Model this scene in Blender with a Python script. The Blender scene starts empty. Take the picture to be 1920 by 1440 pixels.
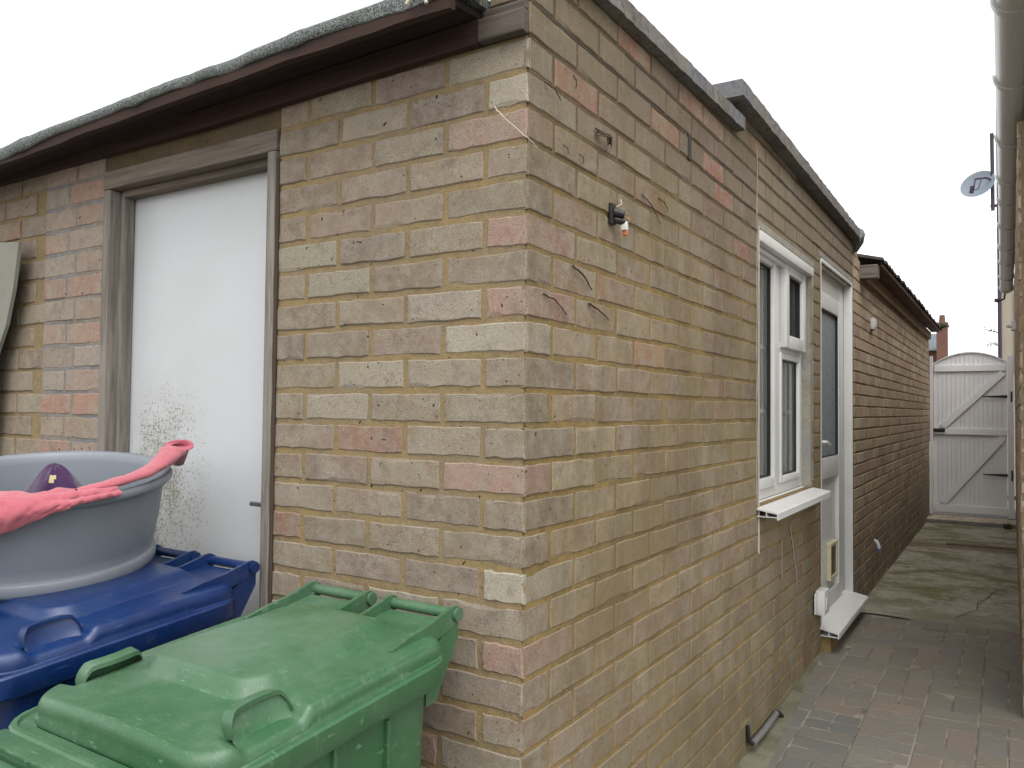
import bpy, bmesh, math, random
from mathutils import Vector, Matrix, noise as mn
random.seed(7)
R = math.radians
SC = bpy.context.scene
COL = SC.collection

# ------------------------------------------------------------------ camera, sky, sun, exposure
cd = bpy.data.cameras.new("camera"); cam = bpy.data.objects.new("camera", cd); COL.objects.link(cam)
cd.sensor_width = 36.0; cd.lens = 28.196; cd.clip_start = 0.02; cd.clip_end = 1000
yaw, pit, rol = 0.5580578, 0.0312115, 0.0099632
fw = Vector((-math.sin(yaw)*math.cos(pit), math.cos(yaw)*math.cos(pit), math.sin(pit)))
rt = Vector((math.cos(yaw), math.sin(yaw), 0)); up = rt.cross(fw)
rt2 = math.cos(rol)*rt + math.sin(rol)*up; up2 = -math.sin(rol)*rt + math.cos(rol)*up
M = Matrix((rt2, up2, -fw)).transposed().to_4x4(); M.translation = Vector((0.85746, -1.42651, 0.71027))
cam.matrix_world = M
SC.camera = cam

W = bpy.data.worlds.new("World"); SC.world = W; W.use_nodes = True
nt = W.node_tree; bg = nt.nodes["Background"]
sky = nt.nodes.new("ShaderNodeTexSky"); sky.sky_type = 'NISHITA'; sky.sun_disc = False
SUN_EL, SUN_AZ = R(62), R(138)      # azimuth clockwise from +Y
sky.sun_elevation = SUN_EL; sky.sun_rotation = SUN_AZ
sky.air_density = 1.0; sky.dust_density = 2.0; sky.ozone_density = 1.0
hs = nt.nodes.new("ShaderNodeHueSaturation"); hs.inputs['Saturation'].default_value = 0.04
nt.links.new(sky.outputs[0], hs.inputs['Color']); nt.links.new(hs.outputs[0], bg.inputs[0])
bg.inputs[1].default_value = 0.15
sd = bpy.data.lights.new("sun", 'SUN'); sd.energy = 1.0; sd.angle = R(60); sd.color = (1, .96, .9)
so = bpy.data.objects.new("sun", sd); COL.objects.link(so)
dirv = Vector((math.sin(SUN_AZ)*math.cos(SUN_EL), math.cos(SUN_AZ)*math.cos(SUN_EL), math.sin(SUN_EL)))
so.rotation_euler = dirv.to_track_quat('Z', 'Y').to_euler()
SC.cycles.max_bounces = 14; SC.cycles.diffuse_bounces = 9
SC.view_settings.view_transform = 'Standard'; SC.view_settings.look = 'None'
SC.view_settings.gamma = 1; SC.view_settings.exposure = 1.20

# ------------------------------------------------------------------ helpers
def tag(o, label=None, cat=None, group=None, kind=None):
    if label: o['label'] = label
    if cat: o['category'] = cat
    if group: o['group'] = group
    if kind: o['kind'] = kind
    return o
def empty(name, loc, label, cat, group=None, rz=0):
    o = bpy.data.objects.new(name, None); COL.objects.link(o); o.location = loc; o.rotation_euler = (0, 0, rz)
    o.empty_display_size = .1
    return tag(o, label, cat, group)
def obj(name, vs, fs, mat, parent=None, smooth=False, world=True, cols=None, matidx=None):
    me = bpy.data.meshes.new(name); me.from_pydata([tuple(v) for v in vs], [], fs); me.update()
    for m in (mat if isinstance(mat, (list, tuple)) else [mat]): me.materials.append(m)
    if matidx: me.polygons.foreach_set('material_index', matidx)
    if smooth: me.polygons.foreach_set('use_smooth', [True]*len(me.polygons))
    if cols:
        a = me.color_attributes.new('col', 'FLOAT_COLOR', 'POINT')
        a.data.foreach_set('color', [c for q in cols for c in q])
    o = bpy.data.objects.new(name, me); COL.objects.link(o)
    if parent:
        o.parent = parent
        if world:
            pm = Matrix.LocRotScale(parent.location, parent.rotation_euler, None)
            if parent.parent: pm = Matrix.LocRotScale(parent.parent.location, parent.parent.rotation_euler, None)
            if parent.type == 'MESH' and not parent.parent: pm = Matrix.Identity(4)
            o.matrix_parent_inverse = pm.inverted() if parent.type == 'EMPTY' else Matrix.Identity(4)
    return o
class MB:
    def __init__(s): s.v = []; s.f = []
    def add(s, vs, fs):
        n = len(s.v); s.v += [Vector(v) for v in vs]; s.f += [tuple(i+n for i in f) for f in fs]; return s
    def box(s, a, b, bev=0.0, rot=None, piv=None):
        x0, y0, z0 = [min(p, q) for p, q in zip(a, b)]; x1, y1, z1 = [max(p, q) for p, q in zip(a, b)]
        bm = bmesh.new(); bmesh.ops.create_cube(bm, size=1)
        for v in bm.verts: v.co = Vector(((x0+x1)/2+v.co.x*(x1-x0), (y0+y1)/2+v.co.y*(y1-y0), (z0+z1)/2+v.co.z*(z1-z0)))
        if bev: bmesh.ops.bevel(bm, geom=bm.edges[:], offset=bev, segments=2, affect='EDGES', profile=.6)
        bm.verts.index_update()
        vs = [v.co.copy() for v in bm.verts]
        if rot:
            p = Vector(piv or (0, 0, 0)); vs = [rot @ (v-p)+p for v in vs]
        fs = [[v.index for v in f.verts] for f in bm.faces]; bm.free()
        return s.add(vs, fs)
    def tube(s, pts, r, n=10, cap=True, sq=None):
        pts = [Vector(p) for p in pts]; rs = r if isinstance(r, (list, tuple)) else [r]*len(pts)
        vs = []; fs = []; pu = None
        for i, p in enumerate(pts):
            t = (pts[min(i+1, len(pts)-1)]-pts[max(i-1, 0)]).normalized()
            if pu is None:
                pu = t.orthogonal().normalized()
                if abs(t.z) < .9: pu = t.cross(Vector((0, 0, 1))).normalized()
            pu = (pu - t*pu.dot(t)).normalized(); q = t.cross(pu)
            for k in range(n):
                a = 2*math.pi*k/n
                vs.append(p+rs[i]*(math.cos(a)*pu*(sq or 1)+math.sin(a)*q))
        for i in range(len(pts)-1):
            for k in range(n):
                a = i*n+k; b = i*n+(k+1) % n; fs.append((a, b, b+n, a+n))
        if cap:
            fs.append(tuple(range(n-1, -1, -1))); m = (len(pts)-1)*n; fs.append(tuple(range(m, m+n)))
        return s.add(vs, fs)
    def prism(s, poly, axis, a, b):
        """poly of 2-D points, extruded along axis (0,1,2) from a to b"""
        n = len(poly)
        def P(p, t):
            c = list(p); c.insert(axis, t); return c
        vs = [P(p, a) for p in poly]+[P(p, b) for p in poly]
        fs = [tuple(range(n)), tuple(range(2*n-1, n-1, -1))]+[(i, i+n, (i+1) % n+n, (i+1) % n) for i in range(n)]
        return s.add(vs, fs)
    def lathe(s, prof, n=64, T=None):
        vs = []; fs = []
        for (r, z) in prof:
            for k in range(n):
                a = 2*math.pi*k/n; v = Vector((r*math.cos(a), r*math.sin(a), z)); vs.append(T @ v if T else v)
        for i in range(len(prof)-1):
            for k in range(n):
                a = i*n+k; b = i*n+(k+1) % n; fs.append((a, b, b+n, a+n))
        return s.add(vs, fs)
    def build(s, name, mat, parent=None, smooth=False, T=None, fix=True):
        vs = [T @ v for v in s.v] if T else s.v
        o = obj(name, vs, s.f, mat, parent)
        if fix:
            bm = bmesh.new(); bm.from_mesh(o.data); bmesh.ops.recalc_face_normals(bm, faces=bm.faces[:]); bm.to_mesh(o.data); bm.free()
        if smooth: autosmooth(o, smooth if smooth is not True else 40)
        return o
def autosmooth(o, ang=40):
    me = o.data; me.polygons.foreach_set('use_smooth', [True]*len(me.polygons))
    bm = bmesh.new(); bm.from_mesh(me)
    for e in bm.edges:
        if len(e.link_faces) == 2: e.smooth = e.calc_face_angle(0) < R(ang)
        else: e.smooth = True
    bm.to_mesh(me); bm.free()

# ------------------------------------------------------------------ materials
class NT:
    def __init__(s, name):
        s.m = bpy.data.materials.new(name); s.m.use_nodes = True; s.t = s.m.node_tree
        s.b = s.t.nodes['Principled BSDF']; s.tc = s.t.nodes.new('ShaderNodeTexCoord').outputs['Object']
    def n(s, t, **k):
        x = s.t.nodes.new(t)
        for a, b in k.items(): setattr(x, a, b)
        return x
    def L(s, a, b): s.t.links.new(a, b)
    def setin(s, sock, v):
        if hasattr(v, 'is_linked') or hasattr(v, 'links'): s.L(v, sock)
        else: sock.default_value = v
    def map(s, scale, vec=None):
        m = s.n('ShaderNodeMapping'); m.inputs['Scale'].default_value = scale; s.L(vec or s.tc, m.inputs[0]); return m.outputs[0]
    def noise(s, scale, detail=4, rough=.55, vec=None, dist=0):
        x = s.n('ShaderNodeTexNoise'); x.inputs['Scale'].default_value = scale; x.inputs['Detail'].default_value = detail
        x.inputs['Roughness'].default_value = rough; x.inputs['Distortion'].default_value = dist; s.L(vec or s.tc, x.inputs['Vector']); return x.outputs[0]
    def rng(s, v, a, b, c=0., d=1.):
        x = s.n('ShaderNodeMapRange', interpolation_type='SMOOTHSTEP'); s.L(v, x.inputs[0])
        for i, q in enumerate((a, b, c, d)): x.inputs[i+1].default_value = q
        return x.outputs[0]
    def math(s, op, a, b=0.):
        x = s.n('ShaderNodeMath', operation=op); s.setin(x.inputs[0], a); s.setin(x.inputs[1], b); return x.outputs[0]
    def mix(s, f, a, b, mode='MIX'):
        x = s.n('ShaderNodeMix', data_type='RGBA', blend_type=mode); s.setin(x.inputs[0], f)
        for i, q in ((6, a), (7, b)): s.setin(x.inputs[i], (*q, 1) if isinstance(q, tuple) and len(q) == 3 else q)
        return x.outputs[2]
    def pos(s, i):
        x = s.n('ShaderNodeSeparateXYZ'); s.L(s.tc, x.inputs[0]); return x.outputs[i]
    def bump(s, h, dist=.002, strength=1., nrm=None):
        x = s.n('ShaderNodeBump'); x.inputs['Distance'].default_value = dist; x.inputs['Strength'].default_value = strength
        s.L(h, x.inputs['Height'])
        if nrm: s.L(nrm, x.inputs['Normal'])
        return x.outputs[0]
    def out(s, col=None, rough=None, nrm=None, **k):
        if col is not None: s.setin(s.b.inputs['Base Color'], (*col, 1) if isinstance(col, tuple) and len(col) == 3 else col)
        if rough is not None: s.setin(s.b.inputs['Roughness'], rough)
        if nrm is not None: s.L(nrm, s.b.inputs['Normal'])
        for a, b in k.items(): s.b.inputs[a].default_value = b
        return s.m

def mat_brick(name, weather=0., algae_dark_foot=0., streak=0., pale=0):
    t = NT(name); a = t.n('ShaderNodeAttribute', attribute_name='col')
    c = a.outputs['Color']; rnd = a.outputs['Alpha']
    off = t.n('ShaderNodeVectorMath', operation='ADD'); t.L(t.tc, off.inputs[0])
    cb = t.n('ShaderNodeCombineXYZ'); k = t.math('MULTIPLY', rnd, 37.); t.L(k, cb.inputs[0]); t.L(k, cb.inputs[1]); t.L(cb.outputs[0], off.inputs[1])
    V = off.outputs[0]
    blot = t.noise(11, 3, .6, V)
    c = t.mix(t.rng(blot, .45, .68, 0, .6), c, (.245, .215, .17)); c = t.mix(t.rng(t.noise(17, 4, .65, V), .30, .48, .55, 0), c, (.135, .112, .095))
    c = t.mix(t.rng(t.noise(14, 4, .6, V, 1.), .58, .74, 0, .38), c, (.24, .15, .12))
    c = t.mix(t.rng(t.noise(32, 5, .7, V), .35, .7, .0, .4), c, (.30, .275, .225))
    g = t.noise(420, 3, .7, V)
    c = t.mix(t.rng(g, .3, .7, 0, 1), t.mix(1., c, (.70, .70, .70), 'MULTIPLY'), t.mix(1., c, (1.25, 1.25, 1.24), 'MULTIPLY'))
    pit = t.noise(190, 2, .5, V); pf = t.rng(pit, .68, .73)
    c = t.mix(pf, c, (.06, .045, .035))
    big = t.noise(70, 1, .5, V); bf = t.rng(big, .755, .775)
    c = t.mix(bf, c, (.05, .035, .03))
    if weather:
        z = t.pos(2); nsp = t.math('LESS_THAN', rnd, 1.5)
        if pale:
            st = t.rng(t.pos(1), 1.765, 1.775); nsp = t.math('MULTIPLY', nsp, t.math('SUBTRACT', 1., t.math('MULTIPLY', st, .6)))
            c = t.mix(t.math('MULTIPLY', t.math('MULTIPLY', st, t.rng(z, .9, 1.3)), t.rng(t.noise(3, 5, .7, t.map((1, 3, 1))), .3, .6, .25, .75)), c, (.25, .215, .165))
        wf = t.math('MULTIPLY', t.math('MULTIPLY', nsp, t.rng(z, 1.05, 1.66)), t.rng(t.noise(4.5, 5, .6), .28, .62, .45, weather))
        c = t.mix(wf, c, t.mix(t.rng(t.noise(6, 4, .6), .35, .65), (.135, .098, .084), (.115, .098, .080)))
        c = t.mix(t.math('MULTIPLY', t.rng(z, 1.2, 1.6), t.rng(t.noise(60, 6, .8), .56, .68, 0, .5)), c, (.36, .35, .31))
    if pale:
        c = t.mix(t.math('MULTIPLY', nsp, t.rng(t.noise(1.7, 6, .68), .42, .66, 0, .62)), c, (.115, .082, .052))
        c = t.mix(t.rng(t.noise(.9, 5, .7, t.map((5, 5, 1.4))), .52, .72, 0, .5), c, (.10, .082, .048))
    if algae_dark_foot:
        af = t.math('MULTIPLY', t.rng(t.noise(2.2, 5, .6), .38, .68), algae_dark_foot)
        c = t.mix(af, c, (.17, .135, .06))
        z = t.pos(2); c = t.mix(t.math('MULTIPLY', t.rng(z, .35, -.60), t.rng(t.noise(5, 5, .6), .3, .65, .25, .75)), c, (.095, .08, .045))  # bricks get darker in patches towards the bottom, apart from the algae tint
    if streak:
        s_ = t.noise(1, 4, .6, t.map((1, 70, 3.))); c = t.mix(t.rng(s_, .52, .72, 0, streak), c, (.34, .30, .24))
    h = t.math('ADD', t.math('MULTIPLY', g, .35), t.math('MULTIPLY', t.noise(60, 4, .6, V), .8))
    h = t.math('SUBTRACT', h, t.math('MULTIPLY', pf, .5)); h = t.math('SUBTRACT', h, t.math('MULTIPLY', bf, 1.2))
    return t.out(c, .92, t.bump(h, .0022, .9), **{'Specular IOR Level': .2})
def mat_mortar(name, a, b, dirt=(.12, .095, .05), df=.5, weather=0.):
    t = NT(name)
    c = t.mix(t.rng(t.noise(9, 5, .6), .35, .68), a, b)
    c = t.mix(t.rng(t.noise(3.5, 4, .6), .40, .65, 0, .75), c, tuple(x*y for x, y in zip(a, (.74, .84, 1.15))))
    c = t.mix(t.rng(t.noise(35, 5, .7), .45, .72, 0, df), c, dirt)
    if weather:
        c = t.mix(t.math('MULTIPLY', t.rng(t.pos(2), .95, 1.6), weather), c, (.085, .066, .050))
        c = t.mix(t.rng(t.noise(1.7, 6, .68), .42, .66, 0, .6), c, (.12, .08, .038))
    g = t.noise(380, 3, .75)
    c = t.mix(t.rng(g, .35, .7, .0, .32), c, (.10, .075, .04))
    c = t.mix(t.rng(t.noise(300, 2, .5), .70, .74, 0, .8), c, (.45, .38, .27))
    c = t.mix(t.rng(t.noise(75, 1, .5), .755, .775), c, (.04, .03, .02))
    h = t.math('ADD', t.math('MULTIPLY', g, .5), t.noise(45, 5, .65))
    return t.out(c, .95, t.bump(h, .006, 1.), **{'Specular IOR Level': .15})
def mat_wood(name, a, b, axis=0, rough=.75, dist=.0015):
    t = NT(name); sc = [60, 60, 60]; sc[axis] = 3.
    v = t.map(tuple(sc)); g = t.noise(1, 6, .7, v, .6)
    sc2 = [9, 9, 9]; sc2[axis] = 1.2
    c = t.mix(t.rng(g, .3, .7), a, b); c = t.mix(t.rng(t.noise(1, 5, .6, t.map(tuple(sc2))), .5, .75, 0, .55), c, tuple(x*.45 for x in a))
    return t.out(c, rough, t.bump(g, dist, .8), **{'Specular IOR Level': .25})
def mat_plain(name, col, rough=.5, var=.15, nscale=20, bumpd=.0004, spec=.4, dirt=None, dirtf=.35, metal=0, dscale=6):
    t = NT(name); n1 = t.noise(nscale, 5, .6)
    c = t.mix(n1, tuple(x*(1-var) for x in col), tuple(min(1, x*(1+var)) for x in col))
    if dirt: c = t.mix(t.rng(t.noise(dscale, 6, .65), .48, .75, 0, dirtf), c, dirt)
    r = t.rng(t.noise(nscale*2, 4, .6), .3, .7, max(0, rough-.08), min(1, rough+.1))
    return t.out(c, r, t.bump(t.noise(nscale*12, 3, .6), bumpd, .6), **{'Specular IOR Level': spec, 'Metallic': metal})

M_brickL = mat_brick('brick_end', 0., 0.)
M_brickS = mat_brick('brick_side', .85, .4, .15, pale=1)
M_brickC = mat_brick('brick_rear', 0., .15, .35)
M_mortarL = mat_mortar('mortar_ochre', (.315, .225, .112), (.265, .20, .105), df=.35)
M_mortarS = mat_mortar('mortar_side', (.30, .205, .08), (.22, .155, .065), weather=.85)
M_mortarG = mat_mortar('mortar_cement', (.26, .24, .21), (.20, .185, .165))
M_mortarC = mat_mortar('mortar_rear', (.33, .24, .14), (.22, .155, .09))
M_render = mat_mortar('render_patch', (.38, .36, .29), (.30, .285, .225), df=.25)
M_coping = mat_mortar('coping_concrete', (.235, .22, .195), (.15, .14, .125), (.075, .068, .055), .75)
M_redwood = mat_wood('wood_redbrown', (.046, .023, .017), (.026, .015, .012))
M_darkwood = mat_wood('wood_dark', (.030, .017, .016), (.018, .011, .011))
M_greywood = mat_wood('wood_grey_z', (.23, .21, .185), (.11, .095, .082), 2)
M_greywoodx = mat_wood('wood_grey_x', (.19, .155, .125), (.09, .072, .058), 0)
M_tanwood = mat_wood('wood_tan_y', (.30, .22, .16), (.20, .14, .10), 1)
M_plank = mat_plain('plank_grey', (.20, .20, .17), .8, .2, 12, .001, .2, (.10, .11, .07), .5)
M_felt = None
def mk_felt():
    t = NT('felt_mineral'); g = t.noise(330, 3, .8)
    c = t.mix(t.rng(g, .42, .62), (.028, .034, .034), (.27, .29, .28)); c = t.mix(t.rng(t.noise(8, 5, .6), .5, .75, 0, .5), c, (.06, .07, .055))
    return t.out(c, .9, t.bump(t.math('ADD', g, t.noise(20, 4, .6)), .004, .8), **{'Specular IOR Level': .25})
M_felt = mk_felt()
def mk_upvc(name, base=(.60, .60, .59), dirtf=.28):
    t = NT(name); c = t.mix(t.rng(t.noise(7, 6, .7), .46, .75, 0, dirtf), base, (.42, .41, .34))
    c = t.mix(t.rng(t.noise(1, 5, .6, t.map((40, 40, 4))), .55, .8, 0, dirtf*.8), c, (.45, .43, .36))
    return t.out(c, .32, t.bump(t.noise(90, 3, .5), .0003, .5), **{'Specular IOR Level': .45})
M_upvc = mk_upvc('upvc_white'); M_upvc_clean = mk_upvc('upvc_gate', (.68, .68, .69), .12)
M_gutter = mk_upvc('upvc_gutter', (.43, .43, .42), .3)
def mk_whitedoor():
    t = NT('white_door_panel')
    x, z = t.pos(0), t.pos(2)
    base = (.47, .485, .505)
    dx = t.math('ABSOLUTE', t.math('ADD', x, 1.30)); patch = t.rng(dx, .34, .04)
    low = t.math('MULTIPLY', t.rng(z, 1.02, .50), patch)
    clus = t.rng(t.noise(9, 4, .65), .30, .68)
    thr = t.math('SUBTRACT', .80, t.math('MULTIPLY', t.math('MULTIPLY', low, t.math('ADD', .75, t.math('MULTIPLY', clus, .55))), .25))
    f = t.math('MULTIPLY', t.rng(t.math('SUBTRACT', t.noise(115, 2, .6), thr), -.02, .02), .8)
    f2 = t.math('MULTIPLY', t.rng(t.math('SUBTRACT', t.noise(260, 2, .6), thr), -.02, .03), .6)
    c = t.mix(f, base, (.13, .12, .09)); c = t.mix(f2, c, (.16, .145, .10))
    c = t.mix(t.math('MULTIPLY', t.math('MULTIPLY', low, clus), .30), c, (.30, .31, .25))
    c = t.mix(t.rng(t.noise(3, 5, .6), .45, .75, 0, .22), c, (.38, .40, .36))
    c = t.mix(t.rng(t.noise(23, 2, .5), .80, .82, 0, .7), c, (.2, .19, .16))
    return t.out(c, .33, t.bump(t.noise(120, 4, .6), .0005, .5), **{'Specular IOR Level': .45})
M_wdoor = mk_whitedoor()
def mk_bin(name, col, fade, dusty):
    t = NT(name)
    c = t.mix(t.rng(t.noise(5, 5, .6), .35, .7, 0, .55), col, fade)
    c = t.mix(t.rng(t.noise(1, 5, .7, t.map((14, 60, 14))), .55, .8, 0, .35), c, fade)
    c = t.mix(t.rng(t.noise(28, 6, .75), .56, .8, 0, dusty), c, (.30, .30, .22))
    c = t.mix(t.rng(t.noise(330, 2, .6), .72, .76, 0, .5), c, (.4, .4, .33))
    c = t.mix(t.rng(t.noise(1, 3, .6, t.map((30, 400, 60))), .64, .70, 0, .35), c, tuple(min(1, x*2.2+.03) for x in fade))
    c = t.mix(t.rng(t.noise(1, 3, .6, t.map((380, 24, 60))), .66, .71, 0, .3), c, tuple(min(1, x*2.2+.03) for x in fade))
    c = t.mix(t.rng(t.noise(3.3, 6, .7), .44, .66, 0, dusty), c, tuple(x*.6+.10 for x in fade))
    r = t.rng(t.noise(9, 5, .6), .3, .7, .26, .46)
    return t.out(c, r, t.bump(t.math('ADD', t.noise(420, 3, .6), t.math('MULTIPLY', t.noise(12, 3, .5), 2.)), .0008, .6), **{'Specular IOR Level': .5})
M_green = mk_bin('plastic_green', (.027, .092, .037), (.080, .155, .092), .3)
M_blue = mk_bin('plastic_blue', (.002, .017, .085), (.006, .034, .12), .10)
M_tub = mat_plain('plastic_grey', (.165, .182, .208), .42, .05, 6, .0003, .45, (.15, .16, .17), .3)
def mk_cloth(name, a, b, sc=900):
    t = NT(name); w = t.noise(sc, 2, .6)
    c = t.mix(t.rng(w, .3, .7), b, a); c = t.mix(t.rng(t.noise(9, 4, .6), .4, .75, 0, .3), c, b)
    return t.out(c, .95, t.bump(t.math('ADD', w, t.math('MULTIPLY', t.noise(60, 3, .5), 1.5)), .0012, .8), **{'Specular IOR Level': .1, 'Sheen Weight': .3})
M_pink = mk_cloth('fleece_pink', (.44, .125, .155), (.33, .085, .11)); M_purple = mk_cloth('fabric_purple', (.055, .022, .075), (.03, .012, .045))
M_yellow = mat_plain('print_yellow', (.40, .33, .18), .8)
M_black = mat_plain('plastic_black', (.015, .015, .016), .4)
M_iron = mat_plain('iron_black', (.018, .018, .02), .5)
M_greypipe = mat_plain('pipe_grey', (.12, .12, .12), .5, .2, 20, .0003, .4, (.15, .13, .08), .5)
M_copper = mat_plain('copper_orange', (.45, .16, .07), .5)
M_whitesm = mat_plain('plastic_white', (.62, .62, .6), .4)
M_cream = mat_plain('plastic_cream', (.48, .44, .29), .4)
M_bluecap = mat_plain('plastic_blue_cap', (.10, .18, .40), .4)
M_stem = mat_wood('dry_stem', (.09, .065, .045), (.05, .035, .025), 1)
M_palestem = mat_plain('pale_stem', (.40, .36, .28), .8)
M_dish = mat_plain('dish_grey', (.17, .20, .235), .6, .05, spec=.2)
M_purplepipe = mat_plain('pipe_plum', (.035, .020, .045), .4)
M_slate = mat_plain('slate', (.10, .12, .13), .6, .3, 3, .002)
M_redbrick = mat_plain('far_brick', (.13, .065, .05), .9, .3, 8, .003)
M_beige = mat_plain('render_beige', (.33, .29, .23), .9, .1, 3, .002)
M_curtain = mat_plain('curtain', (.80, .80, .78), .9, .05)
M_room = mat_plain('room_dark', (.45, .44, .42), .9)
M_leaf = mat_plain('leaf', (.05, .07, .03), .7)
M_seal = mat_plain('sealant', (.42, .39, .33), .6, .2, 60)
M_seal_old = mat_plain('drip_pale', (.33, .29, .23), .8, .2, 60)
def mk_glass():
    t = NT('window_glass'); t.t.nodes.remove(t.b)
    o = t.t.nodes['Material Output']; f = t.n('ShaderNodeFresnel'); f.inputs[0].default_value = 1.5
    tr = t.n('ShaderNodeBsdfTransparent'); tr.inputs[0].default_value = (.93, .95, .94, 1); g = t.n('ShaderNodeBsdfGlossy'); g.inputs['Roughness'].default_value = .015
    g.inputs[0].default_value = (.85, .88, .9, 1)
    m = t.n('ShaderNodeMixShader'); t.L(f.outputs[0], m.inputs[0]); t.L(tr.outputs[0], m.inputs[1]); t.L(g.outputs[0], m.inputs[2]); t.L(m.outputs[0], o.inputs[0])
    return t.m
M_glass = mk_glass(); M_lint = mat_mortar('mortar_brown', (.17, .125, .07), (.11, .085, .055)); M_slot = mat_plain('joint_dark', (.05, .038, .028), .95)
M_frost = mat_plain('glass_frosted', (.20, .235, .26), .34, .06, 9, .0, .4)

# ------------------------------------------------------------------ brickwork
def pick(pal):
    r = random.random(); s = 0
    for w, c in pal:
        s += w
        if r <= s: break
    k = random.uniform(.90, 1.10)
    return (c[0]*k*random.uniform(.97, 1.03), c[1]*k*random.uniform(.98, 1.02), c[2]*k*random.uniform(.95, 1.05), random.random())
PAL_L = [(.36, (.205, .160, .118)), (.26, (.210, .174, .128)), (.20, (.176, .140, .110)), (.06, (.245, .215, .165)), (.09, (.202, .150, .12)), (.03, (.225, .14, .105))]
PAL_S = [(.36, (.208, .152, .096)), (.28, (.215, .165, .102)), (.18, (.188, .132, .092)), (.08, (.245, .196, .125)), (.07, (.21, .135, .092)), (.03, (.235, .128, .085))]
PAL_C = [(.35, (.42, .305, .21)), (.30, (.45, .345, .235)), (.2, (.37, .255, .19)), (.1, (.48, .385, .275)), (.05, (.31, .225, .175))]
def cutspans(spans, a, b):
    out = []
    for (p, q) in spans:
        if q <= a or p >= b: out.append((p, q)); continue
        if p < a: out.append((p, a))
        if q > b: out.append((b, q))
    return out
def brickwork(name, P, u0, u1, k0, k1, pitch, phase, openings, mats, parent, pal, g=.075, z0=0., rowcol=None, joint=.010, thick=.10, rowfun=None, jit=.0015, topfn=None, md=.004, hdr=None, ends=(.002, .002), spots=()):
    vs, fs, cs, mi = [], [], [], []
    NP = 16
    for k in range(k0, k1):
        za, zb = z0+g*k+joint/2, z0+g*(k+1)-joint/2
        if topfn: zb0 = zb
        spans = [(u0, u1)]
        for (a, b, c, d) in openings:
            if min(d, zb)-max(c, za) > .45*(zb-za): spans = cutspans(spans, a, b)
        js = rowfun(k) if rowfun else None
        if js is None:
            st = u0 + phase(k)-pitch*2; js = []
            while st < u1+pitch: js.append(st); st += pitch
        seq = []
        for j in range(len(js)-1): seq.append((js[j], js[j+1]))
        for (p, q) in spans:
            for (a, b) in seq:
                a2, b2 = max(a, p), min(b, q)
                if b2-a2 < .028: continue
                ja = joint/2 if a >= p-.001 and a2 == a and a2 > u0+.001 else 0
                a3 = a2 + (joint/2 if a2 > p+1e-4 else ends[0]); b3 = b2 - (joint/2 if b2 < q-1e-4 else ends[1])
                if b3-a3 < .02: continue
                zt = zb
                if topfn:
                    zt = min(zb, topfn((a3+b3)/2)-.004)
                    if zt-za < .022: continue
                corner = a2 <= u0+1e-4 and rowcol is not None
                c = rowcol[k] if corner else pick(pal)
                da, db = random.uniform(-.002, .0015), random.uniform(-.002, .0015)
                zz0, zz1 = za+random.uniform(-.0015, .0015), zt+random.uniform(-.0015, .0015)
                # perimeter
                per = []
                nl, ns = 6, 2
                for i in range(nl): per.append((a3+(b3-a3)*i/nl, zz0))
                for i in range(ns): per.append((b3, zz0+(zz1-zz0)*i/ns))
                for i in range(nl): per.append((b3-(b3-a3)*i/nl, zz1))
                for i in range(ns): per.append((a3, zz1-(zz1-zz0)*i/ns))
                dp = random.uniform(-.0012, .0012); n0 = len(vs)
                cu, cz = (a3+b3)/2, (zz0+zz1)/2
                chip = random.random() < .38; ci = random.randrange(16)
                for (su, sz) in spots:
                    if a3 < su < b3 and zz0 < sz < zz1:
                        c = (.215*random.uniform(.85, 1.1), .098*random.uniform(.9, 1.2), .078, 2+random.random()); dp = -.0003; da = db = 0; J_ = 1
                J = [(random.uniform(-jit, jit), random.uniform(-jit, jit)) for _ in per]
                for ring, (ins, dep) in enumerate(((.0032, dp), (.0006, dp-.0022), (0., -.011))):
                    for i, (u, z) in enumerate(per):
                        e = ins + (.0065 if chip and abs(i-ci) < 1.5 and ring == 0 else 0)
                        uu = u + (e if u < cu-1e-6 else -e if u > cu+1e-6 else 0)
                        zq = z + (e if z < cz-1e-6 else -e if z > cz+1e-6 else 0)
                        if abs(u-a3) > 1e-6 and abs(u-b3) > 1e-6: uu = u+J[i][0]
                        else: uu += J[i][0]
                        vs.append(P(uu, dep+(da if u < cu else db)*.5, zq+J[i][1])); cs.append(c)
                fs.append(tuple(range(n0, n0+16))); mi.append(0)
                for r_ in range(2):
                    for i in range(16):
                        a_ = n0+r_*16+i; b_ = n0+r_*16+(i+1) % 16; fs.append((a_, a_+16, b_+16, b_)); mi.append(0)
    # mortar body
    zs0, zs1 = z0+g*k0, z0+g*k1
    um = .007 if rowcol is not None else ends[0]
    us = sorted(set([u0+um, u1-ends[1]]+[x for o in openings for x in (max(u0, o[0]), min(u1, o[1]))]))
    if topfn:
        nseg = max(2, int((u1-u0)/.3)); us = sorted(set(us+[u0+um+(u1-u0-um-ends[1])*i/nseg for i in range(nseg+1)]))
    zs = sorted(set([zs0, zs1]+[x for o in openings for x in (o[2], o[3]) if zs0 < x < zs1]))
    def inside(i, j):
        if i < 0 or j < 0 or i >= len(us)-1 or j >= len(zs)-1: return False
        u, z = (us[i]+us[i+1])/2, (zs[j]+zs[j+1])/2
        return not any(a < u < b and c < z < d for a, b, c, d in openings)
    def quad(pts):
        n0 = len(vs); vs.extend(pts); cs.extend([(0, 0, 0, 0)]*4); fs.append((n0, n0+1, n0+2, n0+3)); mi.append(1)
    def T(u, z): return min(z, topfn(u)) if topfn else z
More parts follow.
